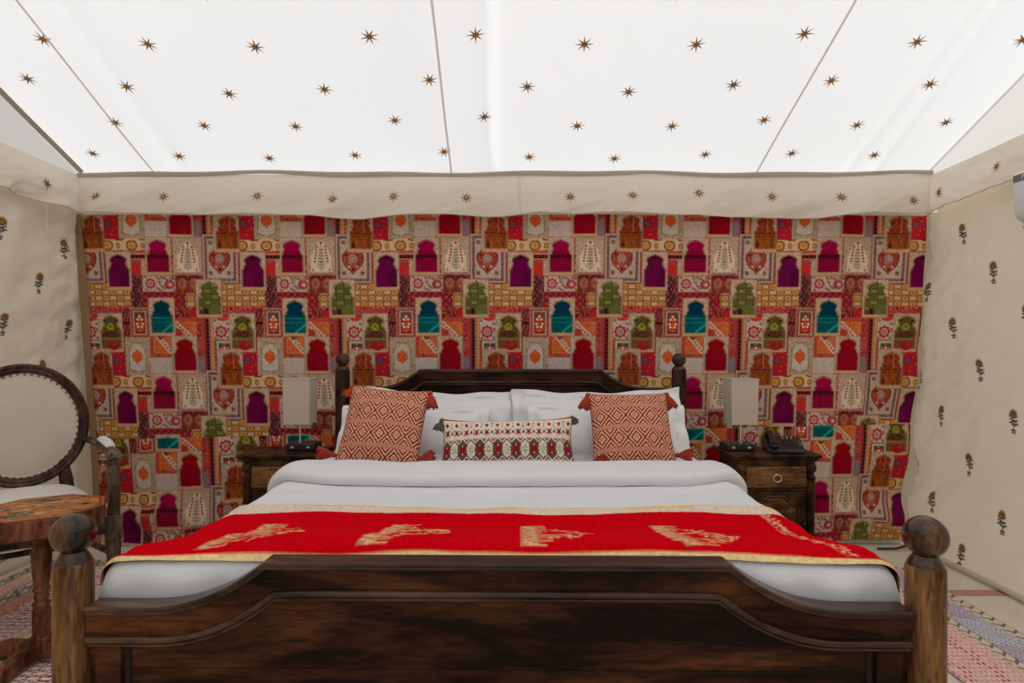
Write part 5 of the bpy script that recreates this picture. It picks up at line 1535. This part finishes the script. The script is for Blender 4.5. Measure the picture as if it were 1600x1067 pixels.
MB().lathe([(0.030, 0.10), (0.030, 0.20), (0.030, 0.21), (0.025, 0.215), (0.030, 0.23), (0.030, 0.235), (0.022, 0.245), (0.026, 0.262), (0.022, 0.275), (0.030, 0.285), (0.024, 0.30), (0.030, 0.35), (0.034, 0.42), (0.028, 0.462), (0.024, 0.468), (0.036, 0.482), (0.036, 0.498), (0.026, 0.508), (0.034, 0.518), (0.042, 0.528)], 28).build('turned_column', M['table_wood'], tb)
MB().box(-0.032, 0.032, -0.032, 0.032, 0.03, 0.11).build('column_block', M['table_wood'], tb, 0.004)
for k in range(4):
    Mx = Matrix.Rotation(k * PI / 2 - R(14), 4, 'Z')
    MB().prism([(0.02, 0.030), (0.02, 0.085), (0.14, 0.085), (0.185, 0.072), (0.198, 0.050), (0.195, 0.013), (0.15, 0.013), (0.13, 0.030)], -0.021, 0.021, 'y', Mx).build('foot', M['table_wood'], tb, 0.005)

# ================================================================== AIR CONDITIONER
ac = empty('air_conditioner', (2.50, 2.40, 1.745))
tag(ac, 'white wall-mounted air conditioner with grey strip at the right edge', 'air conditioner')
L0, L1 = -0.42, 0.42                          # along y (local)
# section in (x, z): front faces -x
sec = [(0.04, 0.0), (-0.07, 0.0), (-0.135, 0.030), (-0.185, 0.062), (-0.195, 0.085), (-0.200, 0.235), (-0.198, 0.262), (-0.185, 0.274), (0.04, 0.274)]
def sec_prism(name, s_, m, y0, y1, bev=0.004):
    vs = [(a, y0, b) for a, b in s_] + [(a, y1, b) for a, b in s_]
    n_ = len(s_)
    fs = [tuple(range(n_)), tuple(range(2 * n_ - 1, n_ - 1, -1))] + [(i, (i + 1) % n_, (i + 1) % n_ + n_, i + n_) for i in range(n_)]
    mb = MB(); mb.add(vs, fs); return mb.build(name, m, ac, bev)
sec_prism('casing', sec, M['white_plastic'], L0, L1)
MB().box(-0.203, -0.190, L0 + 0.004, L1 - 0.002, 0.226, 0.258).build('grey_strip', M['grey_plastic'], ac, 0.002)
MB().box(-0.150, -0.100, L0 + 0.03, L1 - 0.03, -0.002, 0.012).build('louvre', M['white_plastic'], ac, 0.003)
tcu = bpy.data.curves.new('lettering', 'FONT'); tcu.body = 'Panasonic'; tcu.size = 0.030; tcu.extrude = 0.0006
to = bpy.data.objects.new('lettering', tcu); COL.objects.link(to)
to.rotation_euler = (R(90), 0, R(-90)); to.location = (-0.2034, L1 - 0.050, 0.232)
bpy.context.view_layer.update()
dg = bpy.context.evaluated_depsgraph_get()
me = bpy.data.meshes.new_from_object(to.evaluated_get(dg)); me.name = 'lettering'
lm = link('lettering', me, ac); lm.rotation_euler = to.rotation_euler; lm.location = to.location
bpy.data.objects.remove(to); me.materials.clear(); me.materials.append(M['white_mark'])
MB().box(0.036, 0.10, -0.30, 0.30, 0.05, 0.22).build('mounting_plate', M['grey_plastic'], ac)
